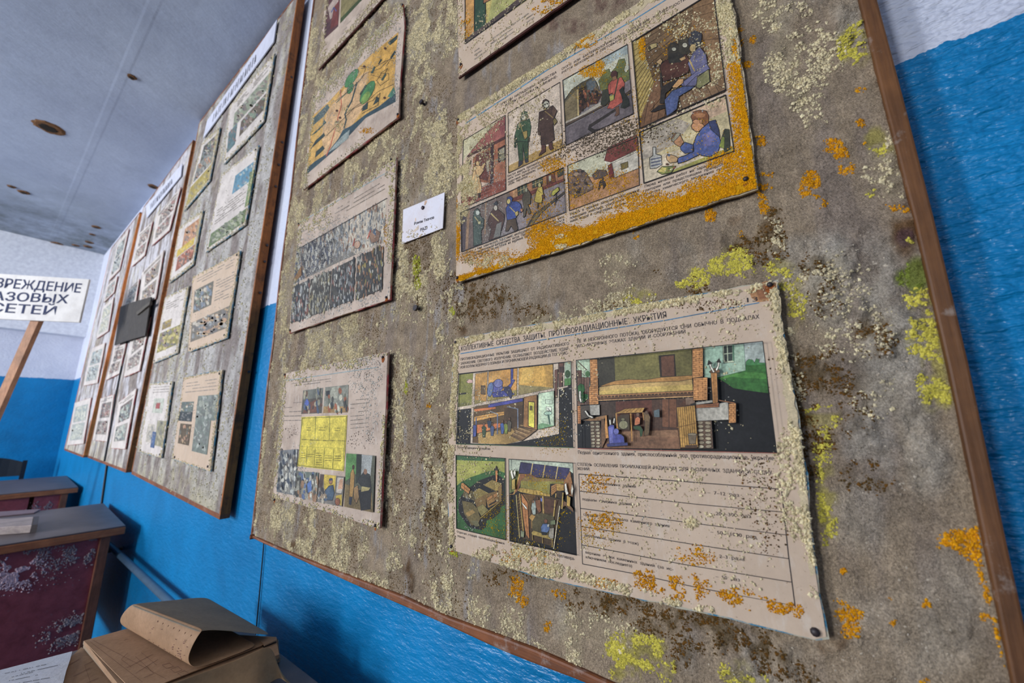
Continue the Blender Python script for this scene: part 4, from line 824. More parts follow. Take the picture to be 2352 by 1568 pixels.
A.p('930,350 985,300 1060,290 1105,258 1130,380 1115,500 1090,560 1085,640 930,600 890,520', '354c36', 6).p('890,500 930,560 915,685 885,680', '2f3f30', 4).p('1080,530 1112,540 1105,600 1080,610', '3a3a2a', 3)
A.p('925,590 1090,600 1085,860 1035,860 1010,640 1015,870 955,880', '31452f', 6).p('950,870 1010,880 1000,920 945,965 945,930', '33303c', 4).p('1030,850 1085,855 1090,890 1050,905', '33303c', 4).l('960,320 1030,520', 14, '8a7a42').p('1000,460 1070,435 1075,530 1035,570', '8a7438', 5).p('975,690 985,690 990,760 970,760', '465c40')
A.p('1285,50 1300,0 1340,-20 1385,10 1385,90 1330,130 1295,110', '3c2c26', 5).e(1345, 60, 40, 52, 'a9a494', 0, 5).e(1328, 62, 11, 14, '2c2826').e(1360, 50, 11, 14, '2c2826').p('1310,125 1345,105 1345,165 1315,165', '9a8450', 3)
A.p('1245,170 1330,140 1440,75 1500,155 1460,270 1445,350 1465,570 1370,630 1270,640 1265,470 1225,450', '44302a', 6).p('1445,80 1505,155 1450,250 1420,170', '503a30', 4).p('1220,440 1260,460 1255,505 1230,500', '4a3a2c', 4).l('1330,160 1440,250', 16, '7a6238').p('1440,290 1475,255 1505,310 1460,365', '6a5a30', 5)
A.p('1275,640 1335,640 1335,740 1290,770 1240,805 1245,780 1280,720', '4a2c28', 4).p('1380,625 1435,600 1430,650 1450,700 1400,720 1385,690', '4a2c28', 4)
A.l('795,188 1540,-260 1580,680 800,1050 795,188', 7); A.done('picture', r8)
A.z(1280, 100, 6.535)
A.p('80,550 1050,10 1140,1050 130,1525', '6a6266').p('80,550 1050,10 1075,400 720,700 500,560 120,860', 'a5a596').p('500,310 1050,20 1060,150 560,420', '8f9a9c').p('620,560 720,400 780,380 800,440 880,350 920,240 1010,225 1030,300 1000,400 1030,440 1080,380 1085,540 1010,580 700,720 650,700', '5b6034', 5)
A.p('105,870 220,690 370,580 540,500 600,600 640,720 480,830 320,1090 120,1180', '4a4434', 5).p('110,900 290,680 310,1080 120,1180', '6a5c40').l('108,850 220,690 380,580 500,520', 12, '35332c').p('290,690 320,680 330,1080 300,1085', 'a08a58', 3).p('320,680 430,640 440,860 330,1060', '33261f', 4).p('385,700 420,690 440,770 410,800', 'a0543a', 3).p('430,580 550,520 600,620 560,760 460,740', '4c5258', 4).p('570,640 640,720 590,780 540,800', '5c4a3a')
A.p('340,900 480,830 600,740 680,750 600,900 480,920 400,990 340,1040', '3a2620').blobs('340,700 640,700 600,900 340,1020', 40, ['2a1c18', '6a3c28', '4c342a', '7a4a2c', '26221f'], 18, 30, 25)
A.p('120,1190 650,930 1100,700 1105,740 660,960 130,1240', '4a3a30', 4).p('125,1170 330,1080 640,880 680,920 420,1060 125,1200', '9c9286').p('1020,580 1090,540 1100,690 1000,760', '756a70')
A.p('130,1260 700,960 1110,760 1140,1050 850,1190 500,1330 130,1525', '5c5258').p('480,1220 900,960 880,1010 500,1260 560,1290 640,1280 520,1330 460,1290', '2c2624', 4)
A.p('760,620 830,540 900,530 960,500 1015,600 1000,680 960,740 980,880 900,930 830,980 745,975 800,860 830,740 770,770', 'a04436', 6).p('765,620 800,600 790,760 750,770', 'a2453a', 4).p('800,470 820,420 870,405 900,430 895,500 830,530', '4a2a28', 5).p('825,500 880,480 895,530 830,560', '7a5638', 3).l('915,520 850,830', 16, '3c3c2e').p('780,790 850,760 850,840 790,870', '9a9440', 4).p('930,700 990,640 1010,740 1080,850 1085,930 1010,975 950,960 990,850', '2c2e2a', 5).p('865,960 925,935 930,1060 890,1090 860,1080 885,1040', '5a3c2c', 4).p('680,700 760,680 790,850 720,930 650,920', '35362c', 3)
A.l('80,550 1050,10 1140,1050 130,1525 80,550', 9); A.done('picture', r8)
A.z(1450, 20, 3.824)
A.p('5,290 545,-40 720,-150 830,710 72,1052', '6a4c30').p('8,290 75,255 200,650 75,970 60,880', '9c8440')
for i in range(13): A.l([(12+i*4, 320+i*50), (90+i*9, 300+i*28)], 4, '54401e')
A.p('75,255 540,-30 525,210 330,320 140,420 120,380', '6b5238').p('120,400 330,310 620,200 520,420 250,560 200,650', '5d4428')
for i in range(7): A.l([(82+i*16, 290+i*52), (540-i*8, 10+i*45)], 4, '3a2a1a')
A.p('545,-40 720,-150 830,710 700,640 660,330 620,210 525,200', '7c5c3c')
for i in range(7): A.l([(545+i*12, 0+i*70), (735+i*14, -60+i*80)], 4, '4c3420')
A.p('200,650 250,630 260,780 160,900 290,870 300,940 72,1052', '6c4a30').p('415,760 700,640 830,710 820,730 450,885', '74573c', 4)
for i in range(5): A.l([(470+i*62, 745-i*27), (510+i*66, 860-i*30)], 4, '35261a')
for i in range(4): A.l([(150+i*50, 800+i*30), (110+i*60, 1010-i*15)], 4, '3c2a1c')
A.p('135,340 175,310 225,300 225,335 180,355 150,375', 'a08c58', 4).e(160, 345, 14, 18, '3c3020')
A.e(372, 350, 50, 54, '35302a', 0, 4).e(462, 305, 50, 60, '403a30', 10, 4).e(556, 285, 58, 66, '34343c', 10, 4).p('320,380 420,330 520,330 560,360 420,440 330,430', '37322a').p('410,270 480,230 490,250 420,280', '6a4a30', 3).e(470, 320, 24, 22, 'a29c8a', 0, 4).e(540, 345, 28, 36, 'a58a58', 15, 4).e(375, 355, 22, 18, '9a9686', 0, 4).p('520,210 560,190 620,220 615,290 560,290', '3a3a44', 3)
A.p('250,500 300,450 480,400 520,470 500,560 420,600 280,640', '4a2a22', 5).p('215,470 255,435 275,460 255,495', 'a58458', 4).e(207, 503, 9, 14, '2c2624').p('320,400 420,380 480,430 430,470 330,480', '2f2c28').p('420,440 470,415 480,440 440,460', 'a58050', 3)
A.p('545,380 600,330 655,400 670,480 640,570 560,680 450,680 420,650 530,590 510,520 495,480', '565478', 6).p('455,640 560,560 660,480 690,530 560,600 470,690', '5e5c84', 4).l('510,450 555,545', 12, '9a8040').p('350,670 400,620 460,615 455,650 400,695 360,690', 'b5844c', 4).p('580,600 680,530 690,640 600,700 570,690', '6f6c44', 5)
A.p('300,790 360,720 460,680 560,680 520,710 420,770 400,880 350,920 310,945 290,800', '3d4a78', 6).p('265,690 330,650 420,610 330,720 300,740 285,830 250,830', '2c2624', 4).p('170,905 240,850 290,840 295,870 200,905', '241e1e', 4).p('250,560 265,560 275,690 255,690', '2f2a26')
A.l('5,290 540,-40 720,-150 830,710 72,1052 5,290', 9); A.done('picture', r8)
A.p('72,1085 828,757 902,1250 110,1532', 'b0a079').p('80,1100 400,960 520,1010 400,1180 90,1340', '96897c').p('100,1330 560,1200 900,1130 902,1250 110,1532', 'b9a890').p('400,1400 902,1200 902,1250 300,1460', '8f8a3c').p('520,900 820,780 840,900 700,960 540,980', 'b8977c')
A.p('160,1310 190,1290 190,1215 215,1215 215,1275 265,1290 270,1370 220,1400 165,1405', 'a3a09c', 6)
for i in range(3): A.p([(172, 1318+i*28), (260, 1300+i*28), (260, 1312+i*28), (172, 1332+i*28)], '55586c')
A.p('535,975 540,920 590,895 650,895 678,940 670,1010 620,1055 590,1080 560,1075 535,1055 525,1030 540,1000', 'b57c50', 6).p('522,950 545,905 600,890 660,898 682,940 678,1010 650,1040 625,1010 610,975 560,970 540,985', '7c4a28', 5).p('545,930 600,910 650,925 640,950 580,960', 'a0683a').e(612, 990, 12, 18, 'b07a4e', 0, 3).l('530,1055 550,1058', 5, '5c2c1c').e(548, 1003, 7, 3, '2a1c18')
A.p('545,1190 570,1120 620,1050 680,1000 760,1080 790,1180 760,1260 690,1300 620,1290 600,1280 480,1340 410,1360 405,1310 470,1290 550,1250', '40508e', 7).p('620,1110 700,1070 740,1120 700,1200 640,1220', '5a5a92').p('680,990 740,975 770,1060 780,1130 700,1060', '2f365c', 5).p('435,1240 430,1215 470,1170 545,1195 540,1260 470,1270', '38487e', 5).p('350,1140 385,1090 430,1110 460,1170 430,1215 385,1190', 'a0704a', 5).p('350,1155 400,1090 432,1095 420,1120 370,1170', '8a8270', 4)
A.p('305,1300 320,1275 380,1290 410,1310 400,1345 340,1355 315,1330', 'b08a5c', 5).e(330, 1287, 12, 10, '4a5c7c').p('790,1140 820,1055 860,1060 870,1230 820,1260', '33362c', 4).p('770,1210 800,1120 820,1130 815,1230', '6f7a2c', 3).p('225,1430 270,1385 390,1380 350,1440 270,1455', '6f7434', 5).p('235,1425 270,1390 310,1400 290,1440', 'b0a04c').blobs('305,1400 385,1385 350,1435 290,1445', 8, ['3c5a3c', '8a3c30', 'c0b090'], 7, 5).e(315, 1365, 14, 9, '4a2c1c')
A.l('72,1085 828,757 902,1250 110,1532 72,1085', 9); A.done('picture', r8)
A.z(1040, 380, 5.345)
A.p('98,580 1355,25 1388,570 105,1060', '756a70').p('98,580 640,340 650,620 560,870 105,1060', '655450').p('640,340 1355,25 1365,190 900,400 720,480 660,520', '8e5c3c')
A.p('180,545 210,535 185,1020 155,1030', '8c6c52').p('395,450 415,440 405,830 385,850', '8c6c52').p('98,580 160,555 150,1030 105,1050', '4a4048').p('640,345 690,325 720,420 650,500', '6b5a50').p('735,300 790,280 795,380 740,400', 'a8784c')
A.p('795,265 910,215 915,320 800,370', '3a4238', 5).p('975,190 1100,135 1105,230 980,280', '3a4238', 5).p('1150,120 1250,75 1262,220 1160,260', '5c2e20', 5).p('1285,60 1352,28 1358,110 1290,145', '3a3c30', 5).p('1175,130 1205,115 1210,190 1180,200', '8d8a7c', 3)
for x0 in (835, 872, 1015, 1060): A.l([(x0, 250 if x0 < 950 else 175), (x0+3, 350 if x0 < 950 else 260)], 5, 'b09a68')
A.l('797,318 912,268', 5, 'b09a68').l('977,236 1102,184', 5, 'b09a68').p('740,400 1365,160 1368,190 900,380 745,440', '6a3028', 3)
A.p('905,755 1000,590 1180,460 1365,320 1372,345 1190,490 1080,590 985,720 960,735', '3b342c', 4).p('930,745 1010,620 1190,475 1030,640 985,715', '5c5238')
A.p('245,640 260,560 300,520 330,550 340,620 385,660 375,760 350,800 355,960 255,990 250,760', '3d4a46', 6).e(305, 580, 26, 32, '9aa09c', 0, 4).l('270,630 340,720', 10, '9a8a5a').p('305,690 345,680 340,720 310,720', 'a8a078', 3)
A.p('420,700 470,570 500,530 560,540 630,600 630,680 600,780 570,880 440,920 470,780', '4a3430', 6).e(525, 520, 24, 34, 'a39a90', 0, 4).p('500,470 540,430 555,480 520,490', '3a3c44', 3).l('470,590 560,680', 14, 'a08c58').p('540,720 600,690 580,870 500,890', '6c6a68')
A.p('650,530 680,470 720,440 790,440 830,470 850,530 835,580 800,560 780,640 700,670 665,670', '2c3e80', 6).p('660,440 670,390 710,375 735,400 725,450 700,490 665,480', '2b3c74', 5).e(685, 440, 22, 32, 'b09c58', 10, 4).l('700,510 790,600', 10, 'a8924a').p('760,575 800,555 805,600 775,625', 'a08a48', 4).p('665,670 770,650 800,780 760,810 715,740 680,800 645,810', '4c3c30', 5).p('830,520 860,545 850,570 828,560', 'a06c4c', 3)
A.p('850,400 880,320 930,305 960,360 950,470 920,480 960,580 935,600 905,520 890,620 865,640 870,500', '4c4436', 5).e(900, 300, 18, 26, '8a8870', 0, 4).p('1000,440 1020,330 1050,255 1100,260 1110,350 1090,460 1040,455', 'b0982c', 6).e(1065, 240, 20, 28, 'a89c60', 0, 4).l('1040,300 1090,340', 6, '5a4c20').p('1035,455 1055,455 1045,530 1030,525', '4a3c2c').p('1090,360 1120,350 1125,400 1095,410', '4a3024')
A.p('1205,360 1225,310 1295,262 1305,305 1235,370', 'a09a28', 5).l('1265,335 1270,430 1245,485', 8).l('1250,420 1320,432', 6)
A.l('98,580 1355,25 1388,570 105,1060 98,580', 8); A.done('picture', r8)
A.p('1408,0 2268,-350 2290,240 1430,555', '9c6c44').p('1408,0 2268,-350 2275,-150 1900,60 1700,140 1420,120', 'a4a088').p('1850,-110 2268,-290 2280,-30 1920,150', 'b3aa9a')
A.p('1860,-60 1900,-220 2260,-380 2275,-200 1940,-40', '70302a', 5).p('1905,0 1950,-30 1985,150 1920,160', '6a2424', 5).p('2060,-30 2150,-60 2155,20 2070,60', '6a5c30', 5).l('1990,150 2285,30', 9, '4a3c34').p('1960,-30 2275,-170 2285,30 1985,150', 'b5aca0', 4).p('2060,-20 2150,-50 2155,20 2070,56', '6a5c30', 5)
A.p('1410,110 1480,60 1570,45 1640,90 1720,230 1720,290 1600,350 1500,400 1425,330', '5c4840', 6).blobs('1420,120 1600,60 1710,250 1500,380', 40, ['3a2c2a', '8a7464', '6a5248', '2c2424', '74605a'], 26, 16, 40).p('1710,120 1780,50 1880,60 1900,110 1830,150 1740,170', '4c3e3a', 4)
A.p('1800,200 1830,170 1860,190 1880,240 1845,290 1850,250 1820,240 1790,305 1785,290', '2c2426', 3).e(1840, 160, 12, 16, '3a2c24')
A.l('1408,0 2268,-350 2290,240 1430,555 1408,0', 8); A.done('picture', r8)
A.z(0, 0, 1).l('1070,283 1258,160 1460,43 1560,-20', 2.2, '3d7ca4'); A.done('heading_rule', r8, 'blue printed rule under the heading')
L = Lettering(None); pl = T8.off(0.0004)
tx('ТРЕВОГА.  СИГНАЛЫ  ГРАЖДАНСКОЙ  ОБОРОНЫ  (ПРОДОЛЖЕНИЕ)', (1082, 266), (1335, 106), 8, shear=.15)
tx('УГРОЗЫ  НАПАДЕНИЯ   СРЕДСТВА', (1150, 243), (1278, 168), 5, shear=.15); tx('УГРОЗЫ  И  СЛУЖАТЬ   ХИМИЧЕ-', (1160, 246), (1280, 177), 5, shear=.15)
tx('СКОГО   ИЛИ   БАКТЕРИОЛОГИЧЕСКОГО   ЗАРАЖЕНИЯ   НА  МЕСТНОСТИ', (1290, 161), (1575, 0), 4.8, shear=.15); tx('РУЕТСЯ  ЗВУКОВЫМИ  И  СВЕТОВЫМИ  СИГНАЛАМИ', (1290, 169.5), (1485, 58.5), 4.6, shear=.15)
def c1(s, u0, v0, u1, v1, X=1040, Y=230, K=6.273, h=32): a = Z(X, Y, K, u0, v0); b = Z(X, Y, K, u1, v1); tx(s, a, b, h/K, shear=.1)
c1('Быстро  надеть  противогаз  и  средства  за-', 790, 1110, 1570, 765); c1('щиты  кожи  (при их отсутствии использовать', 792, 1150, 1572, 808); c1('подручные  материалы,  плащи,  резиновую', 795, 1195, 1570, 850); c1('обувь,  перчатки)', 797, 1230, 1075, 1110)
q_ = (1450, 20, 3.824)
c1('Перед  началом  работ  на  зараженной  тер-', 118, 1570, 895, 1312, *q_, h=22); c1('ритории  или  предстоящем  преодолении', 122, 1606, 905, 1342, *q_, h=22); c1('участка  химического  заражения  принять', 126, 1640, 908, 1374, *q_, h=22); c1('антидот', 130, 1672, 250, 1636, *q_, h=22)
q_ = (1040, 380, 5.345)
c1('Укрыть  в  заранее  загерметизированные', 1435, 612, 2290, 312, *q_, h=32); c1('помещения  животных,  обеспечить  их  кор-', 1438, 660, 2290, 362, *q_, h=32); c1('мами,  водой  и  средствами  защиты', 1440, 700, 2128, 470, *q_, h=32)
c1('Оказавшись  в  зоне  химического  заражения,  необходимо  быстро  выйти  из  него', 100, 1105, 1365, 640, *q_, h=28); c1('в сторону,  перпендикулярную  направлению  ветра.  При  движении  не  прикасаться', 104, 1140, 1370, 676, *q_, h=28); c1('к окружающим предметам,  не  наступать  на  видимые  капли  отравляющих  веществ', 108, 1172, 1372, 712, *q_, h=28); c1('и  средства  защиты', 112, 1205, 450, 1085, *q_, h=28)
q_ = (1280, 100, 6.535)
c1('Укрыться  в  ближайшем  противорадиа-', 150, 1590, 1110, 1150, *q_, h=34); c1('ционном  укрытии', 165, 1632, 500, 1478, *q_, h=34)
L.done('lettering', r8)
film(A, 'orange_mould_film', r8, [(1047,646),(1235,589),(1390,539),(1560,486),(1738,431),(1728,400),(1690,418),(1560,452),(1400,505),(1250,548),(1225,578),(1047,640)], 'b88616', 4)
film(A, 'orange_mould_film', r8, [(1738,430),(1712,250),(1698,130),(1690,130),(1700,250),(1722,430)], 'b88616', 3)
film(A, 'mould_film', r8, [(1053,268),(1257,143),(1460,13),(1655,-115),(1655,-98),(1460,30),(1257,158),(1056,282)], 'b3a384', 3)
film(A, 'mould_film', r8, [(1655,-110),(1690,60),(1698,128),(1682,128),(1668,20),(1640,-100)], 'b3a384', 4)
OB = [(1235,590,1390,532,22,1.3),(1390,528,1560,478,24,1.3),(1560,475,1735,425,26,1.3),(1100,622,1235,590,10,.9),(1580,450,1700,400,22,1.0),(1690,150,1705,330,16,.9),(1712,330,1728,420,18,1.1),(1680,70,1738,430,5,1.3),(1047,640,1240,588,5,.8)]
poster_crumbs(r8, T8, q8, [
  ('cream_mould', [(1090,300,60,50,.18),(1120,330,60,60,.12),(1450,70,100,30,.15),(1560,60,80,40,.16),(1630,130,40,80,.25),(1640,200,30,60,.2),(1560,200,60,60,.06),(1075,420,24,50,.8),(1060,400,20,60,1.1),(1170,270,60,40,.1),(1230,230,40,50,.08),(1290,555,20,16,1.2),(1130,600,60,16,.5),(1530,230,50,80,.06),(1060,480,16,40,.8)], [(1052,268,1257,142,11,1.3),(1257,142,1460,14,12,1.3),(1460,14,1655,-110,12,1.3),(1655,-110,1690,70,18,1.3),(1660,20,1690,130,16,1.3),(1053,270,1050,440,8,1.3)], .0005, .0018, CREAM, 'b5a882', .9, True, .7, .36),
  ('orange_mould', [(1330,95,40,16,1.2),(1350,85,16,12,1.2),(1360,165,30,14,.9),(1378,150,12,12,.9),(1665,380,40,30,1.0),(1640,440,70,26,1.0),(1690,380,30,40,1.1),(1250,540,40,36,.9),(1300,540,60,24,1.2),(1500,470,90,30,.6),(1240,500,40,50,.2),(1270,380,30,20,.4),(1400,410,50,26,.16),(1470,330,10,60,.15),(1045,480,6,70,1.0),(1050,540,8,60,.9),(1315,420,20,60,.12),(1475,110,8,30,.8),(1130,590,80,20,.3),(1570,100,60,40,.08)], OB, .0004, .0010, 'd29812', 'bc800e', .8, True, 1.0, .22),
  ('ochre_dust', [(1380,180,80,70,.2),(1420,240,60,60,.2),(1560,170,60,50,.5),(1350,470,80,50,.3),(1400,420,70,40,.4),(1250,440,60,60,.2),(1620,330,50,60,.2),(1550,340,60,40,.15),(1260,350,50,50,.3)], [], .0003, .0008, 'b98e1a', None, .7, True, .4, .28),
  ('brown_mould', [(1400,320,80,40,.7),(1440,310,50,40,.9),(1500,300,50,30,.5),(1330,340,60,30,.5),(1540,250,40,40,.3),(1260,300,40,40,.12)], [], .0004, .0013, '4b4032', '5c5040', .3, True, .3, .3),
  ('white_mould', [(1600,180,50,80,.5),(1140,520,60,50,.5),(1110,480,40,50,.5),(1130,400,30,50,.4),(1540,160,60,60,.25)], [], .0004, .0012, 'a8a59b', None, .6, True, .2, .34)], 330000)

# ================= poster at the top right (only its lower corner is in the picture)
TT = Plane(YF-0.0095); qt = P_SHEETS['topright']
rt = sheet('poster', qt, TT, 'poster with a green coat, cut by the frame, above the gas mask poster', None, M_PAPER, M_DARK_E, 0.004, nails=((1059, 149),))
A = Art(TT); A.z(1000, 0, 2.376)
A.p('163,238 160,-700 1300,-1500 1300,-560', 'a7974e').p('163,238 162,-300 215,-330 212,205', 'b7823a').p('212,205 215,-400 262,-420 275,60 272,150', '2c4638', 5).p('262,20 300,0 300,-300 262,-300', '8a5a34', 4).p('280,140 310,0 420,-80 430,20 300,120', '9c9a58').p('163,238 212,205 300,145 440,40 520,-40 520,-60 430,10 290,120 205,180 165,212', '4a3c3c')
A.l('163,238 160,-700', 6).l('163,238 520,-20 1300,-560', 7); A.done('picture', rt)
A.z(0, 0, 1)
for i in range(3): A.scrib(1090, 118+i*9, 1300, -30+i*9, 5, '8a7c72', .5)
A.done('caption', rt)
poster_crumbs(rt, TT, qt, [('cream_mould', [(1180,30,60,40,.25),(1210,10,20,20,.8),(1060,60,16,60,.9),(1120,80,60,50,.4)], [(1054,170,1290,-2,6,.7),(1054,176,1051,0,7,.9)], .0005, .0018, CREAM, CREAM2, .8, False, .5, .4), ('orange_mould', [(1070,60,16,30,.5),(1275,5,30,10,1.1),(1240,25,30,10,.8)], [], .0005, .0016, ORANGE, None, .8, False, .7, .3)], 90000)

# ================= name card pinned to the cloth
TC = Plane(YF-0.003); qc = P_SHEETS['card']
M_CARD = paper_mat('white_card', a4('c9c6cc'), a4('b9a59a'), 0.5)
rc = sheet('name_card', qc, TC, 'small white name card pinned between the two columns of posters', None, M_CARD, M_CARD, 0, 0.0006, 'card', 0.0003)
nail(TC, 972, 477.5, rc, 0.0042, False, plain('dark_pin', '35222a', 0.35, 0.6))
L = Lettering(None); pl = TC.off(0.0004)
L.px(pl, 'Роман Ткачов', 951, 516.5, 997, 501.5, 6.2, shear=.22, bold=.012); L.px(pl, 'PAZI', 965, 531.5, 982, 525.5, 7.5, shear=.22, bold=.012); L.done('lettering', rc)
A = Art(TC); A.z(900, 430, 10.456).p('790,330 850,310 830,380 800,430 775,420', 'c09a84').p('640,1180 720,1110 690,1180 650,1210', 'c2a08c').p('480,1080 560,1000 640,900 650,1000 560,1060', 'c5b3a6').p('560,740 580,735 575,820 555,815', 'c9a896')
for v_, f_, c_ in [(A.v, A.f, A.c)]:
    for f, c in zip(f_, c_): mk('rust_stain', [v_[i] for i in f], [list(range(len(f)))], M_PRINT, rc, fcols=[c])
A.reset()
poster_crumbs(rc, TC, qc, [('cream_mould', [(940,540,20,14,.6),(990,535,20,20,.4)], [(923,559,975,545,4,.9)], .0006, .0016, CREAM, None, .8, False, .5, .34)], 3000)
# loose screws left in the cloth
for u, v, lab, r in ((976, 242, 'dark bent screw left in the cloth above the white card', 0.0055), (964, 711, 'rusty screw stuck in the cloth under the green mould streak', 0.006)):
    x, y, z = Plane(YF+.003).at(u, v); sc_ = empty('screw', (x, y, z), lab, 'screw')
    mb = MB().tube([(x, y+0.01, z), (x, y-0.008, z+0.001)], r*0.45, 8); mb.build('shank', M_IRON, sc_, smooth=True)
    mb = MB().tube([(x, y-0.008, z+0.001), (x, y-0.012, z+0.0015)], r, 10); mb.build('screw_head', M_IRON, sc_)
# ================= left column of the large board
def zq(x, y, k, s): return [(x+float(a.split(',')[0])/k, y+float(a.split(',')[1])/k) for a in s.split()]
LEFT_CR = ('cream_mould', 'stain')
TM = Plane(YF-0.0105, 0, 0.003)
rm = sheet('poster', P_SHEETS['map'], TM, 'poster with an ochre map edged by a dark blue strip', None, M_PAPER_L, M_RED, 0.0012, nails=((914, 263), (925, 12), (722, 224)))
A = Art(TM); A.z(660, 0, 3.5625)
A.p('208,945 340,830 470,690 590,540 700,435 910,260 890,420 876,680 885,830 640,965 430,1190 155,1428', 'bb8f3c').p('330,900 470,730 620,600 740,540 700,760 560,980 420,1180 300,1290 280,1100', 'bb9468').p('700,435 910,260 890,420 876,660 760,640 640,700', 'b98a2c')
A.p('155,1428 165,1372 225,1320 320,1258 420,1130 455,1060 520,1030 640,935 750,870 885,760 885,832 640,965 430,1190', '2c4350').p('330,1250 450,1110 510,1060 500,1130 400,1210', '7f8a8c').p('210,1030 215,965 330,850 345,880 300,950 230,1010', '46585c')
A.e(525, 640, 32, 92, '3d7548', 35, 3).e(515, 725, 22, 46, '3d7548', 25, 3).e(655, 755, 40, 108, '3d7548', 30, 3).e(640, 800, 26, 60, '6a8a3c', 30).p('820,790 870,710 885,760 850,800', '3f7060')
A.l('570,675 545,760 525,830 490,890 470,935 482,980 462,1050', 11, '2f4348').l('435,735 442,860 412,965 408,1010 378,1100 350,1200 318,1275', 6, 'b0422a').l('400,840 500,745 600,650', 6, '3f5a50')
for pts in ('390,830 470,770 560,690 640,600 760,560 880,440', '320,1110 450,980 540,890 640,840 740,750 876,685', '470,935 560,870 620,830', '600,540 700,560 800,500 880,470', '680,610 780,640 820,560 760,600', '600,900 650,840 700,820 760,760 740,860 660,900 610,930', '730,660 770,600 830,600 830,650 760,700 730,660', '610,640 640,560 600,560', '810,540 840,490 870,500'): A.l(pts, 3.5, '4a4030')
for a in ('185,1225 230,1150 300,1085 308,1110 220,1190', '190,1110 290,1020 300,980 320,1000 230,1090', '225,1290 235,1240 290,1190 305,1215 270,1250', '680,600 710,540 720,550 700,600', '740,525 765,480 775,490 750,525', '610,910 618,870 660,830 655,890', '700,860 730,790 750,800 745,830', '765,655 800,598 810,610 780,660', '590,770 640,690 650,700 600,780', '840,470 880,410 885,430 850,480', '820,350 900,285 895,320 840,370'): A.p(a, random.choice(('2b3a3c', '35463f', '2e4a48')))
for a in ((400, 1000), (430, 962), (405, 905), (795, 800), (630, 545), (800, 395)): A.e(a[0], a[1], 11, 10, '4a2c20')
A.done('picture', rm)
for i in range(6): A.scrib(745+i*22, 55-i*22+8, 905, -78+i*14+50, 20, '8d8078', .4) if False else None
for i in range(5): A.scrib(640, 330+i*22-40, 905, 120+i*22-22, 8, '7d726c', .6)
A.done('caption', rm)
poster_crumbs(rm, TM, P_SHEETS['map'], [('cream_mould', [(750,170,40,40,.5),(850,90,50,40,.5),(780,290,12,14,.9),(800,250,10,8,.7),(860,110,20,14,.6)], [(722,222,925,12,13,1.1),(720,222,697,430,8,.7),(740,405,840,320,8,.5)], .0008, .0020, 'b5ab80', WHITE, .8, False, .45, .34), ('orange_mould', [(845,300,20,8,.8)], [], .0006, .0016, ORANGE, None, .8, False, .6, .3), ('white_mould', [(800,150,80,60,.5),(740,250,30,60,.6)], [(912,60,912,240,8,.8)], .0008, .002, 'a6a29a', None, .5, True, .2, .36)], 60000)
TCW = Plane(YF-0.0105, 0, 0.003)
rw = sheet('poster', P_SHEETS['crowd'], TCW, 'badly faded poster of crowded dark strips of figures, left of the white name card', None, M_PAPER_L, M_RED, 0.0012, nails=((899, 367), (687, 514), (888, 683), (667, 758)))
A = Art(TCW); A.z(600, 340, 3.5636)
A.p('290,832 600,655 1028,410 1018,560 1005,772 640,930 265,1112', '6a6663').p('290,832 600,655 585,930 265,1112', '45454e').p('700,600 1028,410 1005,772 780,870 660,800', 'aa9d90')
A.blobs('290,840 600,665 585,920 270,1100', 300, ['2c2c38', '8f8c88', '77604e', 'a09c96', '42485e', '55504e', '98968f', '3a3a3e'], 6.5, 26, 10).blobs('600,660 1020,420 1005,760 600,910', 300, ['a8a096', '9c938a', '6a6a72', 'aea89f', '80604e', '59606a', '8f9298'], 6, 24, 10)
A.p('690,820 720,770 700,850', '55453c').e(785, 790, 26, 34, 'a07c68', 20, 4).p('880,700 930,660 975,690 960,760 900,780', '7c5c48', 4).l('750,800 765,740', 9, '9a4434').l('870,740 895,670', 9, '9a4434').p('910,690 935,650 940,720', '3c5068')
A.l('290,832 600,655 1028,410', 6, '35302e').p('262,1075 330,960 330,1040 275,1095', '7c5424', 3)
for q, cl in (('258,1138 395,1075 376,1386 243,1430', 'd'), ('404,1075 572,1003 548,1322 384,1382', 'm'), ('580,992 768,900 752,1242 560,1310', 'd'), ('784,890 998,800 988,1152 770,1242', 'o')):
    A.p(q, '3a3836'); A.blobs(q, 190, {'d': ['85878c', '24242a', '74483e', '4a4644', '9c9c99', '32363e', '2c2e34', '6a6c72'], 'm': ['74746f', '98968f', '4c4032', '54524f', '8a8060', '3c3a38'], 'o': ['2a2828', '8c6038', '7c7a76', '7c7034', '9c9a95', '3a3a40', '805a45', '2e2c2c']}[cl], 5.5, 24, 10)
A.done('picture', rw)
for i in range(4): A.scrib(308, 672+i*30, 640, 485+i*30, 12, '857a74', .7)
for i in range(3): A.scrib(650, 480+i*30, 1010, 265+i*34, 12, '75695f', .7)
A.l('310,612 1035,195', 5, '7c98a4'); A.done('caption', rw)
poster_crumbs(rw, TCW, P_SHEETS['crowd'], [('cream_mould', [(720,500,40,30,.6),(880,390,30,20,.8)], [(686,511,910,361,10,1.1),(905,380,895,600,7,.9),(690,520,668,740,5,.6)], .0008, .0020, 'bdb283', WHITE, .8, False, .5, .34), ('white_mould', [(700,620,60,80,.9),(790,560,100,60,.8),(800,660,90,60,.8),(720,690,60,60,.8)], [], .0008, .0020, 'b2afa8', None, .5, True, .22, .36), ('orange_mould', [(886,535,5,40,.7),(830,645,10,20,.5)], [], .0006, .0014, 'b88a1c', None, .8, False, .5, .3)], 60000)
TY = Plane(YF-0.0105, 0, 0.002)
ry = sheet('poster', P_SHEETS['yellow'], TY, 'faded poster with a bright yellow chart in its middle', None, M_PAPER_L, M_RED, 0.0012, nails=((880, 820), (655, 860), (863, 1206), (631, 1147)))
A = Art(TY); A.z(560, 780, 3.2667)
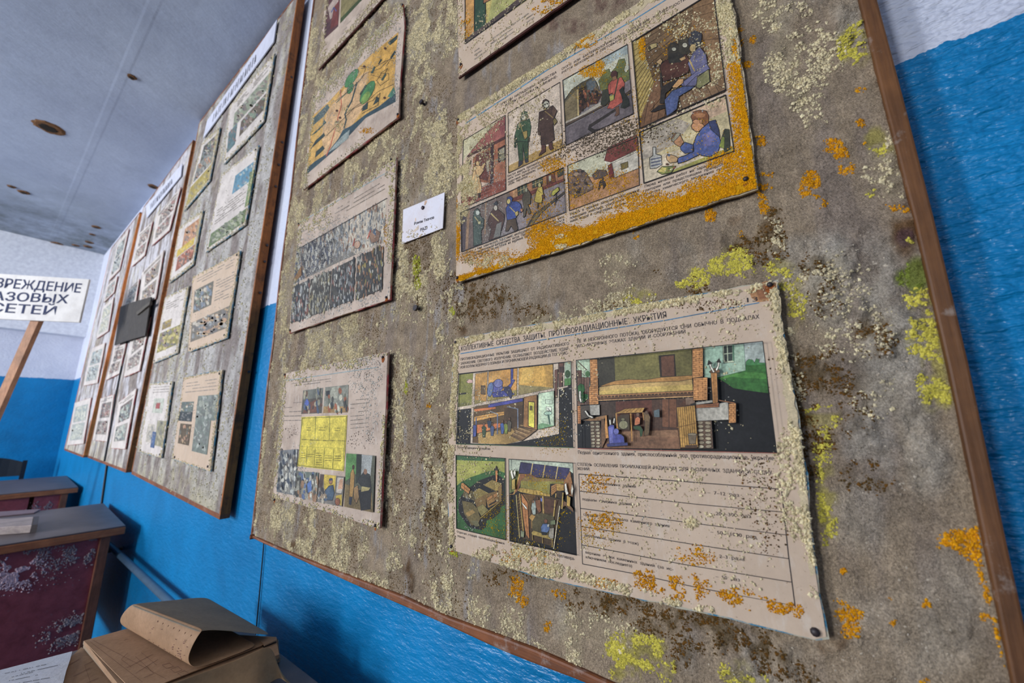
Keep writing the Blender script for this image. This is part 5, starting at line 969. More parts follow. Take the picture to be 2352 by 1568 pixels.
A.p('446,380 596,360 584,550 430,557', '4c463f').p('446,380 596,360 592,430 445,450', '5f625c').p('470,480 540,450 545,545 440,552', '6c4030').blobs('446,390 590,370 580,545 435,550', 26, ['7c7a6a', '2c2c2e', '8a8870', '5a3a2c', '3c4c6a', '9a8f78'], 10, 26, 10).p('455,480 475,440 490,470 480,500', '3a50a0')
A.p('610,356 786,338 778,545 594,550', '6f7068').p('600,500 778,500 778,545 594,550', '8a6a3a').p('640,430 660,360 720,345 700,440', '8c8c80').p('615,385 645,380 645,420 617,422', '23242a').blobs('640,400 780,360 775,540 610,540', 26, ['3c3c38', '8c4a28', '55584c', 'a5a293', '2c3438'], 11, 28, 8)
A.p('432,580 600,572 775,567 765,760 748,986 575,968 402,948 425,760', 'c6b307').l('438,588 770,575 742,978 408,942 438,588', 5, '6c6a18')
A.l('540,578 533,745', 4, '6c6a18').l('645,574 640,750', 4, '6c6a18').l('430,748 765,760', 3, '8a8410').l('425,800 755,815', 3, '8a8410').l('475,805 468,935', 4, '6c6a18').l('535,810 528,945', 4, '6c6a18').l('605,815 596,958', 4, '6c6a18').l('675,818 666,968', 4, '6c6a18')
for x0, x1, y, n in ((470, 505, 660, 2), (565, 610, 660, 2), (680, 720, 662, 2), (435, 475, 748, 1), (495, 575, 752, 1), (595, 685, 756, 1), (705, 755, 758, 1), (430, 460, 850, 3), (480, 525, 860, 2), (540, 585, 850, 6), (610, 655, 870, 3), (680, 725, 872, 3)):
    for i in range(n): A.scrib(x0, y+i*17, x1, y+i*17+1, 9, '5f5a14', 1)
A.p('272,830 405,820 395,1000 380,1168 245,1140', '62646a').blobs('272,840 400,830 380,1160 250,1130', 120, ['2c3038', '9a9c9c', '7c7a76', 'aaa8a2', '3c4454', '5c5450'], 9, 24, 10)
A.p('400,985 560,997 546,1212 386,1176', '85837c').p('400,985 560,997 556,1060 398,1050', '5f6a66').blobs('400,995 555,1005 545,1200 392,1168', 60, ['b0aca4', '5a5854', '8c6a50', 'a7a39b', '4a5c84', '3c3c3c'], 11, 28, 10).p('475,1080 505,1050 510,1130 480,1150', '42609c')
A.p('572,1006 755,1028 736,1252 550,1216', '6c6866').p('600,1010 692,1020 680,1160 600,1120', 'b4991c').p('575,1010 605,1012 590,1110 560,1110', '4c3c38').p('700,1030 752,1032 735,1155 690,1150', 'a59b94', 3).p('720,1050 745,1040 740,1120 705,1120', 'b08468')
A.p('640,1095 670,1090 680,1150 665,1205 600,1200 590,1170 610,1130', '3c5068', 4).e(652, 1060, 13, 24, '8c6448', 0, 3).p('638,1045 665,1038 668,1055 640,1058', '2c3850').p('690,1170 735,1160 733,1245 690,1225', 'b09418').e(703, 1215, 20, 28, '8a5238', 0, 3).blobs('555,1130 600,1120 640,1220 555,1210', 18, ['8c7a68', '3c3c40', 'a49c90', '44546c'], 10, 20)
A.p('768,852 985,870 970,1296 752,1252', '4a4c40').p('768,852 855,858 850,1000 762,1060', '4a7a40').p('845,856 885,860 875,1060 840,1080', '262c26').p('885,862 965,868 950,1020 880,1030', '8c9094').p('760,1080 960,1150 970,1296 752,1252', '6a5836')
A.p('800,1000 820,960 832,1010 825,1120 815,1180 790,1175', '9a7434', 3).e(822, 955, 10, 18, '3c2a20').p('850,1060 900,990 945,1010 955,1110 900,1120', '2c2e30', 3).e(912, 990, 14, 22, '7c5844').p('860,1130 955,1110 950,1270 880,1280', '26262a', 3).p('885,1100 950,1110 935,1130 880,1140', '9a8c58').p('825,1110 855,1090 865,1180 845,1230 825,1190', '8a6a40', 3).p('790,1180 815,1180 805,1240 788,1235', '2c3040')
A.done('picture', ry)
for i in range(5): A.scrib(305, 478+i*32, 432, 468+i*34, 10, '5f5652', .7)
for i in range(9): A.scrib(800, 425+i*30, 935, 412+i*30, 10, '6b625c', .7)
for i in range(2): A.scrib(320, 335+i*18, 650, 292+i*18, 10, '6b625c', .8)
A.l('320,305 1010,205', 5, '6f8c9a'); A.done('caption', ry)
poster_crumbs(ry, TY, P_SHEETS['yellow'], [('cream_mould', [(770,835,70,14,.9),(690,865,30,20,.4),(760,1180,30,20,.5)], [(652,858,892,808,6,.7),(630,1150,760,1182,13,1.2),(652,860,628,1140,7,.9),(885,960,874,1170,6,1.1),(760,1182,872,1212,10,.5)], .0008, .0020, 'c0b484', WHITE, .8, False, .5, .34), ('white_mould', [(840,860,40,60,.7),(850,960,30,60,.5),(680,1080,30,60,.8),(720,1010,10,14,1.0),(820,830,50,20,.6),(660,1100,40,50,.8)], [], .0008, .002, 'b2afa6', None, .5, True, .2, .36), ('brown_mould', [(850,850,40,40,.5),(830,1010,40,20,.5),(670,990,20,16,.5)], [], .0006, .0014, '5c5048', None, .4, True, .2, .34)], 60000)
TP = Plane(YF-0.0105, 0, 0.003)
rp = sheet('poster', P_SHEETS['top'], TP, 'poster with a dark red picture, cut by the frame, above the ochre map poster', None, M_PAPER_L, M_DARK_E, 0.004)
A = Art(TP); A.z(660, 0, 3.5625)
A.p('318,100 325,-200 470,-350 430,0 416,215 300,322', '54343a').p('330,60 380,-10 420,-40 415,100 350,160', 'a08c88').p('380,60 425,0 415,200 350,240', '6a3030').p('300,322 305,200 350,180 350,250', '4a3038').p('440,0 470,-350 900,-700 900,-200 600,-20 432,192', '7a7048').p('436,150 600,-20 750,-160 720,-100 590,20 432,192', '3c4a2c')
A.l('360,100 380,60 400,90', 8, '3c4c86'); A.done('picture', rp)
for i in range(4): A.scrib(430, 250+i*24, 720, -10+i*20, 9, '85796f', .6)
A.done('caption', rp)
poster_crumbs(rp, TP, P_SHEETS['top'], [('cream_mould', [(740,120,12,40,.8)], [(734,158,880,-20,6,.7),(735,150,748,0,6,.8)], .001, .0026, CREAM2, None, .8, False, .4, .36)], 50000)

# ------------------------------------------------------------------ the boards farther along the wall
def far_board(name, label, TLp, TRx, BRp, BLp, side_px, wood, whiteness, crumb=0, edge_pts=None):
    tl, br, bl = (np.array(PF.at(*p)) for p in (TLp, BRp, BLp)); zt = tl[2]; trx = TRx if not isinstance(TRx, tuple) else PF.at(*TRx)[0]
    tr = np.array((trx, YF, PF.at(*TRx)[2] if isinstance(TRx, tuple) else zt))
    root = empty(name, ((bl[0]+br[0])/2, YWALL, min(bl[2], br[2])), label, 'board')
    nx_, nz_ = 110, 190; s_, t_ = np.meshgrid(np.linspace(0, 1, nx_), np.linspace(0, 1, nz_))
    X = (bl[0]+(br[0]-bl[0])*s_)*(1-t_)+(tl[0]+(tr[0]-tl[0])*s_)*t_; Zc = (bl[2]+(br[2]-bl[2])*s_)*(1-t_)+(tl[2]+(tr[2]-tl[2])*s_)*t_
    stn = fbm(X*22, Zc*6, 5, 1+len(name)); f2_ = fbm(X*60, Zc*40, 3, 3); b_ = fbm(X*5, Zc*3, 4, 8)
    Cc = np.repeat(alb('938882')[None], X.size, 0).reshape(X.shape+(3,))*(0.85+.3*b_)[..., None]
    Cc = lay(Cc, 'c8c4c6' if whiteness > 1 else 'bbb6b0', np.clip(sstep(.40, .62, stn)*whiteness, 0, .95)); Cc = lay(Cc, 'bdb392', np.clip(sstep(.5, .7, f2_)*sstep(.45, .65, b_)*.7, 0, .8)); Cc = lay(Cc, '5c4c46', .5*sstep(.6, .75, f2_)*sstep(.5, .6, 1-stn))
    Cc = lay(Cc, 'b5ab8c', 0.8*np.exp(-t_*28)*sstep(.35, .6, stn))
    idx_ = np.arange(nx_*nz_).reshape(nz_, nx_); F_ = np.stack([idx_[:-1, :-1], idx_[:-1, 1:], idx_[1:, 1:], idx_[1:, :-1]], 2).reshape(-1, 4)
    mk('cloth_covering', np.stack([X, np.full_like(X, YF)-.0015*stn, Zc], 2).reshape(-1, 3), F_.tolist(), M_CLOTH, root, cols=Cc.reshape(-1, 3), smooth=True)
    P = lambda p, y, dx=0, dz=0: (p[0]+dx, y, p[2]+dz)
    wd = 0.022
    MB().hexa([P(bl, YF+.003), P(br, YF+.003), P(br, YBK-.004), P(bl, YBK-.004)], [P(tl, YF+.003), P(tr, YF+.003), P(tr, YBK-.004), P(tl, YBK-.004)]).build('backing_panel', M_WOODB, root)
    bevel(MB().hexa([P(br, YF-.002, -.002), P(br, YF-.002, .007), P(br, YBK, .007), P(br, YBK, -.002)], [P(tr, YF-.002, -.002), P(tr, YF-.002, .007), P(tr, YBK, .007), P(tr, YBK, -.002)]).build('frame_batten', wood, root), .0015)
    bevel(MB().hexa([P(bl, YF-.002, -.007), P(bl, YF-.002, .002), P(bl, YBK, .002), P(bl, YBK, -.007)], [P(tl, YF-.002, -.007), P(tl, YF-.002, .002), P(tl, YBK, .002), P(tl, YBK, -.007)]).build('frame_batten', wood, root), .0015)
    bevel(MB().hexa([P(bl, YF-.002, 0, -.012), P(br, YF-.002, .007, -.012), P(br, YBK, .007, -.012), P(bl, YBK, 0, -.012)], [P(bl, YF-.002, 0, .002), P(br, YF-.002, .007, .002), P(br, YBK, .007, .002), P(bl, YBK, 0, .002)]).build('frame_batten', M_WOODB, root), .0015)
    bevel(MB().hexa([P(tl, YF-.002), P(tr, YF-.002, .007), P(tr, YBK, .007), P(tl, YWALL)], [P(tl, YF-.002, 0, .01), P(tr, YF-.002, .007, .01), P(tr, YBK, .007, .01), P(tl, YBK, 0, .01)]).build('frame_batten', M_WOODB, root), .0015)
    for q in (.25, .75): xm = tl[0]+(tr[0]-tl[0])*q; MB().box(xm-.03, YBK, zt-.3, xm+.03, YWALL, zt-.2).build('hanging_cleat', M_WOODB, root)
    if crumb:
        n = crumb*4; a, b = rng.random(n), rng.random(n)
        x = (bl[0]+(br[0]-bl[0])*a)*(1-b)+(tl[0]+(tr[0]-tl[0])*a)*b; z = (bl[2]+(br[2]-bl[2])*a)*(1-b)+(tl[2]+(tr[2]-tl[2])*a)*b
        k_ = rng.random(n) < sstep(.46, .62, .5*fbm(x*22, z*6, 5, 1+len(name))+.5*fbm(x*50, z*40, 3, 5))*.8; x, z = x[k_], z[k_]; R = .0014+.0024*rng.random(len(x))**2
        crumbs('cream_mould', np.stack([x, np.full(len(x), YF-.001)-R*.3, z], 1), R, tint('b4ab88', len(x), .16, WHITE, .5), root, .7, True)
    return root
b2 = far_board('notice_board', 'second notice board from the camera, with a thick orange-brown batten on its near edge', (459, 283), -1.337, (505, 1182), (304, 1082), None, M_WOODO, .95, 6000)
b3 = far_board('notice_board', 'third notice board from the camera, with a black patch stuck across its middle', (330, 478), (443, 326), (290, 1079), (203, 1046), None, M_WOODO, 1.6, 0)
b4 = far_board('notice_board', 'farthest notice board, whitened with mould, behind the bright orange batten', (256, 572), (321, 490), (192, 1046), (149, 1030), None, M_WOODBR, 1.8, 0)
for u, v in ((637, 215), (629, 390), (593, 610), (613, 565), (582, 680), (559, 856), (630, 345), (620, 440)):  # nail holes down the orange batten
    x, y, z = Plane(YF+.018).at(u, v); xx_ = -1.357+.007+.0006+.0012
    MB().tube([(xx_-.02, YF+.016, z), (np.interp(z, (.93, 2.78), (-1.3755, -1.337))+.0076, YF+.016, z)], .004, 8).build('nail_head', M_IRON, b2)
PB = Plane(YF-.0095)
INKS = ['3a5a78', '7a4a38', '3f5a3a', '8a7a4a', 'a89a8a', '2c3038', '9a5a4a', 'b0a898', '556a78']
def pale_ink(c): return inkc(c)*.72+alb('a59c94')*.28
def small_poster(quad, label, group, parts, paper=None, edge=None, lines=(), nails=True, name='poster', cr=300, inks=INKS):
    r = sheet(name, quad, PB, label, group, paper or M_PAPER_F, edge or M_BLUE_E, .005, rough=.002)
    A = Art(PB)
    def uv(a, b):          # unit square of the poster -> picture position
        (x0, y0), (x1, y1), (x2, y2), (x3, y3) = quad
        return ((x0*(1-a)+x1*a)*(1-b)+(x3*(1-a)+x2*a)*b, (y0*(1-a)+y1*a)*(1-b)+(y3*(1-a)+y2*a)*b)
    A.z(0, 0, 1)
    for a0, b0, a1, b1, bgc, n, cols in parts:
        q = [uv(a0, b0), uv(a1, b0), uv(a1, b1), uv(a0, b1)]; A.p(q, bgc)
        if n:
            q2 = [uv(a0+(a1-a0)*.07, b0+(b1-b0)*.07), uv(a1-(a1-a0)*.07, b0+(b1-b0)*.07), uv(a1-(a1-a0)*.07, b1-(b1-b0)*.07), uv(a0+(a1-a0)*.07, b1-(b1-b0)*.07)]; sx = abs(q[1][0]-q[0][0])*.055+.6; sy = abs(q[3][1]-q[0][1])*.075+.7; A.blobs(q2, int(n*1.9), [pale_ink(c) for c in (cols or inks)], sx, sy, 40)
    if parts: A.done('picture', r)
    for a0, b0, a1, b1 in lines:
        p0, p1 = uv(a0, b0), uv(a1, b1); A.scrib(p0[0], p0[1], p1[0], p1[1], 3.2, '7a716c', .75)
    if lines: A.done('caption', r)
    if group == G2:
        (x0, y0), (x1, y1), (x2, y2), (x3, y3) = quad
        poster_crumbs(r, PB, quad, [('cream_mould', [], [(x0, y0, x1, y1, 4, .8), (x1, y1, x2, y2, 3.5, 1.2), (x3, y3, x2, y2, 3.5, .7), (x0, y0, x3, y3, 2.5, .5)], .0010, .0028, 'c4b88e', 'a9a08a', .7, True, .8, .3), ('white_mould', [((x0+x2)/2, (y0+y2)/2, 40, 60, .5)], [], .0010, .0024, 'a9a49c', None, .4, True, .12, .36)], 14000)
    if nails:
        for a, b in ((.95, .03), (.93, .96), (.06, .97)): nail(PB, *uv(a, b), r, .004, False)
    return r
L5 = lambda a0, b0, a1, n, st=.035: [(a0, b0+i*st, a1, b0+i*st) for i in range(n)]
G2 = 'posters on the second notice board'
small_poster([(527,245),(630,123),(605,278),(514,376)], 'poster of green and brown figures under the lettered strip of the second board', G2, [(.15,.25,.95,.5,'7c8474',30,['3f5a46','5c4a48','8c9484','3c3c48','8a7c6a']),(.35,.55,.95,.8,'5e5248',16,['3f6a50','3a3460','6a4a38','8a8478']),(.05,.5,.25,.85,'4c6a74',8,['2c4a4c','6a3c34','3c4650'])], None, M_BLUE_E, L5(.2,.1,.9,3))
small_poster([(509,401),(593,335),(563,515),(472,579)], 'poster with a small blue picture and a green strip along its foot', G2, [(.45,.18,.95,.42,'4a7c9a',10,['3c6a8c','8a9a9c','5a5040','7aa0b0']),(.05,.78,.97,.96,'5a6a44',40,['46603a','7c8c60','3c4a34','8a9078']),(.9,.3,1.0,.75,'5f7a4c',8,['46603a','7c8c60'])], None, M_BLUE_E, L5(.1,.5,.85,6))
small_poster([(443,636),(551,577),(521,775),(432,808)], 'poster with a small square picture above a strip of orange figures', G2, [(.06,.2,.48,.5,'5a564e',40,['2c2c2c','8a6a4c','4c6a88','a8a090','3f5a46']),(.04,.62,.97,.88,'6a6258',70,['9a6a34','2c3034','a49c90','5c6a74','b08a50','3c3c3c'])], M_PAPER, M_BLUE_E, L5(.1,.06,.9,3)+L5(.55,.22,.95,9))
small_poster([(422,867),(510,850),(483,1082),(396,1053)], 'poster with two dark boxes and a grey map-shaped picture', G2, [(.04,.3,.36,.42,'5a6460',8,None),(.0,.42,.36,.53,'33383a',6,['2c3030','4c5250']),(.45,.24,.98,.5,'69716c',36,['4a5a58','8a9490','3c4a44','7a8478']),(.46,.5,.86,.85,'69716c',26,['4a5a58','8a9490','3c4a44']),(.08,.56,.36,.8,'5a4a34',10,['a0662c','3c4a38','7a4a28','b08a50'])], M_PAPER, M_BLUE_E, L5(.1,.08,.9,4))
small_poster([(464,328),(505,292),(481,414),(423,484)], 'narrow poster with grey scenes over an ochre strip', G2, [(.2,.1,.95,.35,'4c4c48',26,None),(.1,.35,.9,.62,'6f7270',34,['3c4048','8c8c84','5c6a6a','a06a3c']),(.02,.66,.95,.95,'9c8a3c',10,['a89a4c','7c7034','8a7a30'])], None, M_BLUE_E)
small_poster([(412,522),(466,482),(443,607),(388,650)], 'poster with an orange and yellow picture split by a slanting line', G2, [(.3,.12,.92,.45,'a8744c',24,['b0703c','8a5c44','c09060','5c4a40']),(.12,.45,.85,.58,'b89c1c',6,['c0a82c','a08a1c']),(.2,.6,.92,.86,'8a4c34',26,['a8502c','2c3c34','b0744c','4c3a34'])], None, M_BLUE_E)
small_poster([(379,683),(433,657),(407,810),(351,834)], 'washed-out poster with yellow landscapes near its foot', G2, [(.12,.4,.5,.52,'8a7430',12,['b09a1c','3a3c44','6a5a40']),(.08,.56,.95,.86,'7c7434',34,['b0a010','3c4a34','6a4a44','a89a30','4c4a48'])], None, M_BLUE_E, L5(.15,.1,.85,5))
small_poster([(344,881),(396,876),(370,1051),(320,1037)], 'washed-out poster with a red spot and two small standing figures', G2, [(.3,.22,.75,.42,'a4a8a0',4,['aeb0a8','989c94']),(.42,.28,.6,.36,'963c3c',0,None),(.2,.58,.5,.84,'a49c94',12,['8c8c88','5c6a74','b0a8a0']),(.6,.52,.95,.86,'88846c',16,['6a6a44','a0987c','5c5c50']),(.45,.68,.62,.9,'3c5684',4,['2c4474','4c6490'])], None, M_BLUE_E, L5(.2,.06,.9,3))
def header(quad, label, txt, board_):
    r = sheet('header_strip', quad, PB, label, None, M_CARDH, M_CARDH, .001, .002, 'sign', .0006)
    L = Lettering(None); (x0, y0), (x1, y1), (x2, y2), (x3, y3) = quad; n = len(txt)
    A = Art(PB); A.z(0, 0, 1)
    for i in range(18):      # the worn letters can only be made out as dark strokes
        f = .12+.035*i+random.uniform(-.006, .006); a = (x0+(x1-x0)*f, y0+(y1-y0)*f); b = (x3+(x2-x3)*f, y3+(y2-y3)*f)
        p = lambda t, d=0: (a[0]+(b[0]-a[0])*t+d*(x1-x0)*.012, a[1]+(b[1]-a[1])*t+d*(y1-y0)*.012)
        A.l([p(.3), p(.72)], 1.1, '4a4a58')
        if i % 3: A.l([p(.3, 0), p(.7 if i % 2 else .35, 1.2)], 1.0, '4a4a58')
        if i % 4 == 1: A.l([p(.5), p(.5, 1.2)], 1.0, '4a4a58')
    A.done('lettering', r); return r
M_CARDH = plain('header_card', 'b5b6c2', .7, .2, .1, 20)
header([(476,276),(636,45),(628,96),(466,318)], 'pale lettered header strip along the top of the second notice board', 'x', b2)
header([(335,472),(418,376),(415,404),(337,500)], 'pale lettered header strip along the top of the third notice board', 'x', b3)
q3 = lambda s: zq(140, 320, 1.9588, s)
G3 = 'posters on the third notice board'; G4 = 'posters on the farthest notice board'
RB = ['8a4a44', '5c3a3a', 'a89a94', '7c6a68', 'b4aca8', '4c4448', '9a7a6a']; BG = ['6a8494', '4c5c6c', 'a8b0b4', '8c9ca4', '5c6464', 'b0b4b4', '7a6a64']; VG = ['5a7a74', '3c4c50', '8c9c94', 'a8aca4', '4c5a64']
for s, lab, cols in (('430,345 538,215 487,408 408,478', 'reddish poster at the top right of the third board', RB), ('365,600 462,500 425,715 350,765', 'poster of brown figures above the black patch', RB+['9a7a3c']), ('312,905 402,800 352,1040 283,1068', 'poster of dull figures right under the black patch', RB), ('258,1185 338,1120 288,1392 225,1388', 'poster with grey-green shapes at the bottom right of the third board', VG),
                     ('350,425 412,368 376,520 318,572', 'narrow red-brown poster at the top left of the third board', RB), ('300,680 352,628 335,730 280,765', 'narrow pale poster on the left above the black patch', BG), ('240,935 292,918 262,1052 203,1082', 'narrow reddish poster on the left under the black patch', RB), ('178,1165 238,1148 207,1358 143,1352', 'narrow brown poster at the bottom left of the third board', RB)):
    small_poster(q3(s), lab, G3, [(.2,.14,.9,.48,random.choice(('77706c', '6a5c5a', '7c7672')),34,cols),(.12,.55,.86,.86,random.choice(('7a7672', '8a8480')),30,cols)], None, M_REDP if 'M_REDP' in globals() else M_RED, L5(.1,.05,.9,2), False)
for s, lab, cols in (('255,468 305,402 264,585 215,636', 'bluish poster at the top of the farthest board', BG), ('206,662 254,614 238,688 192,733', 'poster with a rosy edge second from the top of the farthest board', BG+RB), ('190,752 236,712 212,862 160,896', 'pale yellowish poster in the middle of the farthest board', ['b0b09c', 'a8a890', 'bcbcb0', '98988c']), ('140,940 198,915 163,1095 100,1108', 'blue and grey poster low on the farthest board', BG), ('62,1185 135,1162 100,1368 28,1375', 'washed-out white poster at the bottom of the farthest board', ['b4b8ac', 'a8aca4', 'bfc0b8'])):
    small_poster(q3(s), lab, G4, [(.12,.12,.88,.48,'8f9698',24,cols),(.1,.52,.86,.9,'989c9c',24,cols)], None, M_RED, (), False)
# black folded sheet stuck across the third board
M_BLACK = plain('black_sheet', '39342f', .7, .3, .3, 30)
qp = q3('268,752 405,708 378,882 240,926'); Pp_ = [Plane(YF-.024).at(*p) for p in qp]
ps = empty('black_patch', (np.mean([p[0] for p in Pp_]), YF-.024, min(p[2] for p in Pp_)), 'black folded sheet stuck across the middle of the third notice board', 'sheet')
mid0 = [(a+b)/2 for a, b in zip(Pp_[0], Pp_[1])]; mid1 = [(a+b)/2 for a, b in zip(Pp_[3], Pp_[2])]
mid0[1] -= .006; mid1[1] -= .006
MB().slab([Pp_[0], tuple(mid0), tuple(mid1), Pp_[3]], (0, .005, 0)).build('sheet_half', M_BLACK, ps); MB().slab([tuple(mid0), Pp_[1], Pp_[2], tuple(mid1)], (0, .005, 0)).build('sheet_half', M_BLACK, ps)
fl_ = [Plane(YF-.034).at(*p) for p in q3('338,778 400,728 398,742 342,790')]; MB().slab(fl_, (0, .01, 0)).build('torn_flap', plain('black_flap', '4c463e', .7), ps)
# thin black cable down the seam of the third board
tag(MB().tube([Plane(YF-.006).at(*p) for p in q3('298,905 275,1010 245,1160 225,1290 195,1448')], .004, 6).build('cable', M_CABLE), 'black cable running down the middle of the third notice board', 'cable')
# ------------------------------------------------------------------ lettered sign on its post
def campt(u, v, depth): p = ray(u, v)*depth; return np.array((p[0], p[1], p[2]+EYE))
SD = 2.2
c_tr = campt(205, 640, SD); hdir = np.array([-math.sin(math.radians(42)), -math.cos(math.radians(42)), 0.0])
nrm = np.cross(hdir, (0, 0, 1.0)); nrm = nrm if np.dot(nrm, c_tr-np.array((0, 0, EYE))) < 0 else -nrm     # faces the camera side
def onsign(u, v, off=0.0):
    r = ray(u, v); o = np.array((0, 0, EYE)); t = np.dot(c_tr+nrm*off-o, nrm)/np.dot(r, nrm); return o+r*t
tr, br = onsign(205, 641), onsign(178, 740); wsign = 0.62
up_ = np.array((0, 0, 1.0)); hgt = tr[2]-br[2]
M_SIGN = paper_mat('sign_paint', a4('cfcbc6', 1.35), a4('a5a09c'), .5, False); M_SIGNE = plain('sign_edge', '4a4448')
post_top = onsign(75, 738)
sg = empty('lettered_sign', (post_top[0], post_top[1], 0.0), 'white hand-lettered board sign about gas networks on a wooden post', 'sign')
sb = MB(); sb.slab([tuple(tr), tuple(tr+hdir*wsign), tuple(tr+hdir*wsign-up_*hgt), tuple(tr-up_*hgt)], tuple(-nrm*.012)); so = sb.build('sign_board', M_SIGN, sg); bevel(so, .002)
L = Lettering(None)
def sl(txt, u0, v0, u1, v1, h): 
    A_, B_ = onsign(u0, v0, .001), onsign(u1, v1, .001); T_ = onsign(u0+.0, v0-h, .001); L.line(txt, A_, B_, (0, 0, T_[2]-A_[2]), bold=.014)
sl('ПОВРЕЖДЕНИЕ', -62, 656, 184, 672, 22); sl('ГАЗОВЫХ', -42, 687.5, 155, 696.5, 20.5); sl('СЕТЕЙ', -26, 715, 126, 723.5, 21)
L.done('lettering', sg, plain('sign_lettering', '2c3350'))
M_POST = wood_mat('pale_post', '8a5c40', 'a97a58', 'z')
pb_ = onsign(0, 905, -.05); d_ = (pb_-post_top); d_ /= abs(d_[2]); foot = post_top+d_*(post_top[2]-.03)
ax = hdir*.019; ay = nrm*.014; q0 = post_top-nrm*.03+up_*.05; 
MB().hexa([tuple(foot-nrm*.03+s1*ax+s2*ay) for s1, s2 in ((-1, -1), (1, -1), (1, 1), (-1, 1))], [tuple(q0+s1*ax+s2*ay) for s1, s2 in ((-1, -1), (1, -1), (1, 1), (-1, 1))]).build('post', M_POST, sg)
f_ = foot-nrm*.03; MB().box(f_[0]-.2, f_[1]-.03, 0, f_[0]+.2, f_[1]+.03, .04).box(f_[0]-.03, f_[1]-.2, 0, f_[0]+.03, f_[1]+.2, .035).build('foot', M_POST, sg)

# ------------------------------------------------------------------ school desks
ZD = 0.756
M_TOP = plain('grey_desk_top', '554c4c', .45, .4, .25, 9); M_LIP = wood_mat('desk_lip', '7a4630', '96603f', 'y')
def panel_mat():
    mt, nt, b = newmat('maroon_panel', .5, .4); v = coords(nt)
    c = ramp(nt, noise(nt, v, 30, 6, .7), [(.3, a4('6a3036')), (.7, a4('8a454c'))]); d = ramp(nt, noise(nt, v, 70, 5, .7), [(.6, G(0)), (.75, G(.5))]); c = mix(nt, d, c, a4('6e6068'))
    nt.links.new(c, b.inputs['Base Color']); return mt
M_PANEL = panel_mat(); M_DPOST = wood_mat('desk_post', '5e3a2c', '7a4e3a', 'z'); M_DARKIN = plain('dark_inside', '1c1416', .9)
def desk(name, label, FR, BR, ymin, mould=(), shelf=False, zlow=.25):
    """FR, BR: right front and right back corner of the top (x, y); the desk runs away from the wall to ymin"""
    root = empty(name, ((FR[0]+BR[0])/2, (FR[1]+ymin)/2, 0), label, 'desk', 'school desks in front of the boards')
    FL = (FR[0]-.03, ymin); BL = (BR[0]-.03, ymin)
    bevel(MB().hexa([(*q, ZD-.006) for q in (FL, FR, BR, BL)], [(*q, ZD) for q in (FL, FR, BR, BL)]).build('desk_top', M_TOP, root), .002)
    bevel(MB().hexa([(*q, ZD-.034) for q in ((FL[0]+.002, FL[1]), (FR[0]+.002, FR[1]+.002), (BR[0], BR[1]+.002), (BL[0], BL[1]))], [(*q, ZD-.006) for q in ((FL[0]+.002, FL[1]), (FR[0]+.002, FR[1]+.002), (BR[0], BR[1]+.002), (BL[0], BL[1]))]).build('edge_band', M_LIP, root), .003)
    xf = FR[0]-.03; y1 = FR[1]-.035; zt = ZD-.034
    if not shelf: MB().box(xf-.018, ymin+.04, zlow, xf, y1-.03, zt).build('front_panel', M_PANEL, root)
    else:
        MB().box(xf-.018, ymin+.04, zt-.11, xf, y1-.16, zt).build('front_panel', M_PANEL, root); MB().box(xf-.018, y1-.14, zlow, xf, y1-.03, zt).build('side_panel', M_PANEL, root)
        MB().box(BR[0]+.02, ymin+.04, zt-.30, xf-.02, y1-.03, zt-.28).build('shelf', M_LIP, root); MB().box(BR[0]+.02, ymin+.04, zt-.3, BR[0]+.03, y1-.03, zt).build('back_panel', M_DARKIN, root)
    for x in (xf, BR[0]+.03):
        for y in (y1, ymin+.03): bevel(MB().box(x-.02, y-.032, 0, x+.012, y, zt).build('leg', M_DPOST, root), .003)
    MB().box(BR[0]+.03, y1-.02, .3, xf-.02, y1-.008, zt).build('end_panel', M_PANEL, root)
    MB().box(BR[0]+.03, y1-.02, .12, xf-.02, y1-.0, .16).build('stretcher', M_DPOST, root)
    for cy, cz, ry_, rz_, n, h in mould:
        m_ = n*8; yy, z2 = rng.normal(cy, ry_*.5, m_), rng.normal(cz, rz_*.5, m_); k_ = (yy < y1-.035) & (z2 < zt) & (fbm(yy*30, z2*30, 4, 3) > .48)
        yy, z2 = yy[k_][:n*2], z2[k_][:n*2]; R = .0012+.0032*rng.random(len(yy))**2
        P_ = np.stack([np.full(len(yy), xf+.0005), yy, z2], 1); o = crumbs('pale_mould', P_, R, tint(h, len(yy), .12), root, .9, True)
    return root
fr1, br1 = onz(289, 1206, ZD), onz(238, 1155, ZD)
def pan(u, v): r = ray(u, v); t = (fr1[0]-.03)/r[0]; return (r[1]*t, r[2]*t+EYE)
mo = [(pan(40, 1315), .05, .05, 700, 'cdb6bc'), (pan(200, 1260), .06, .05, 260, '93888a'), (pan(165, 1445), .06, .05, 420, 'a39798'), (pan(80, 1270), .06, .05, 150, '8f8488'), (pan(130, 1300), .05, .05, 100, '8f8488')]
d1 = desk('school_desk', 'maroon-fronted school desk with white mould patches, in front of the second notice board', fr1[:2], br1[:2], -.75, [(p[0], p[1], a, b, n, h) for p, a, b, n, h in mo])
fr2, br2 = onz(180, 1118, ZD), onz(153, 1092, ZD)
d2 = desk('school_desk', 'maroon school desk with an open dark shelf slot, farther back near the far boards', fr2[:2], br2[:2], -.75, [(fr2[1]-.13, .66, .04, .03, 120, '8a7c80'), (fr2[1]-.5, .68, .05, .02, 100, '7c6c72')], True)
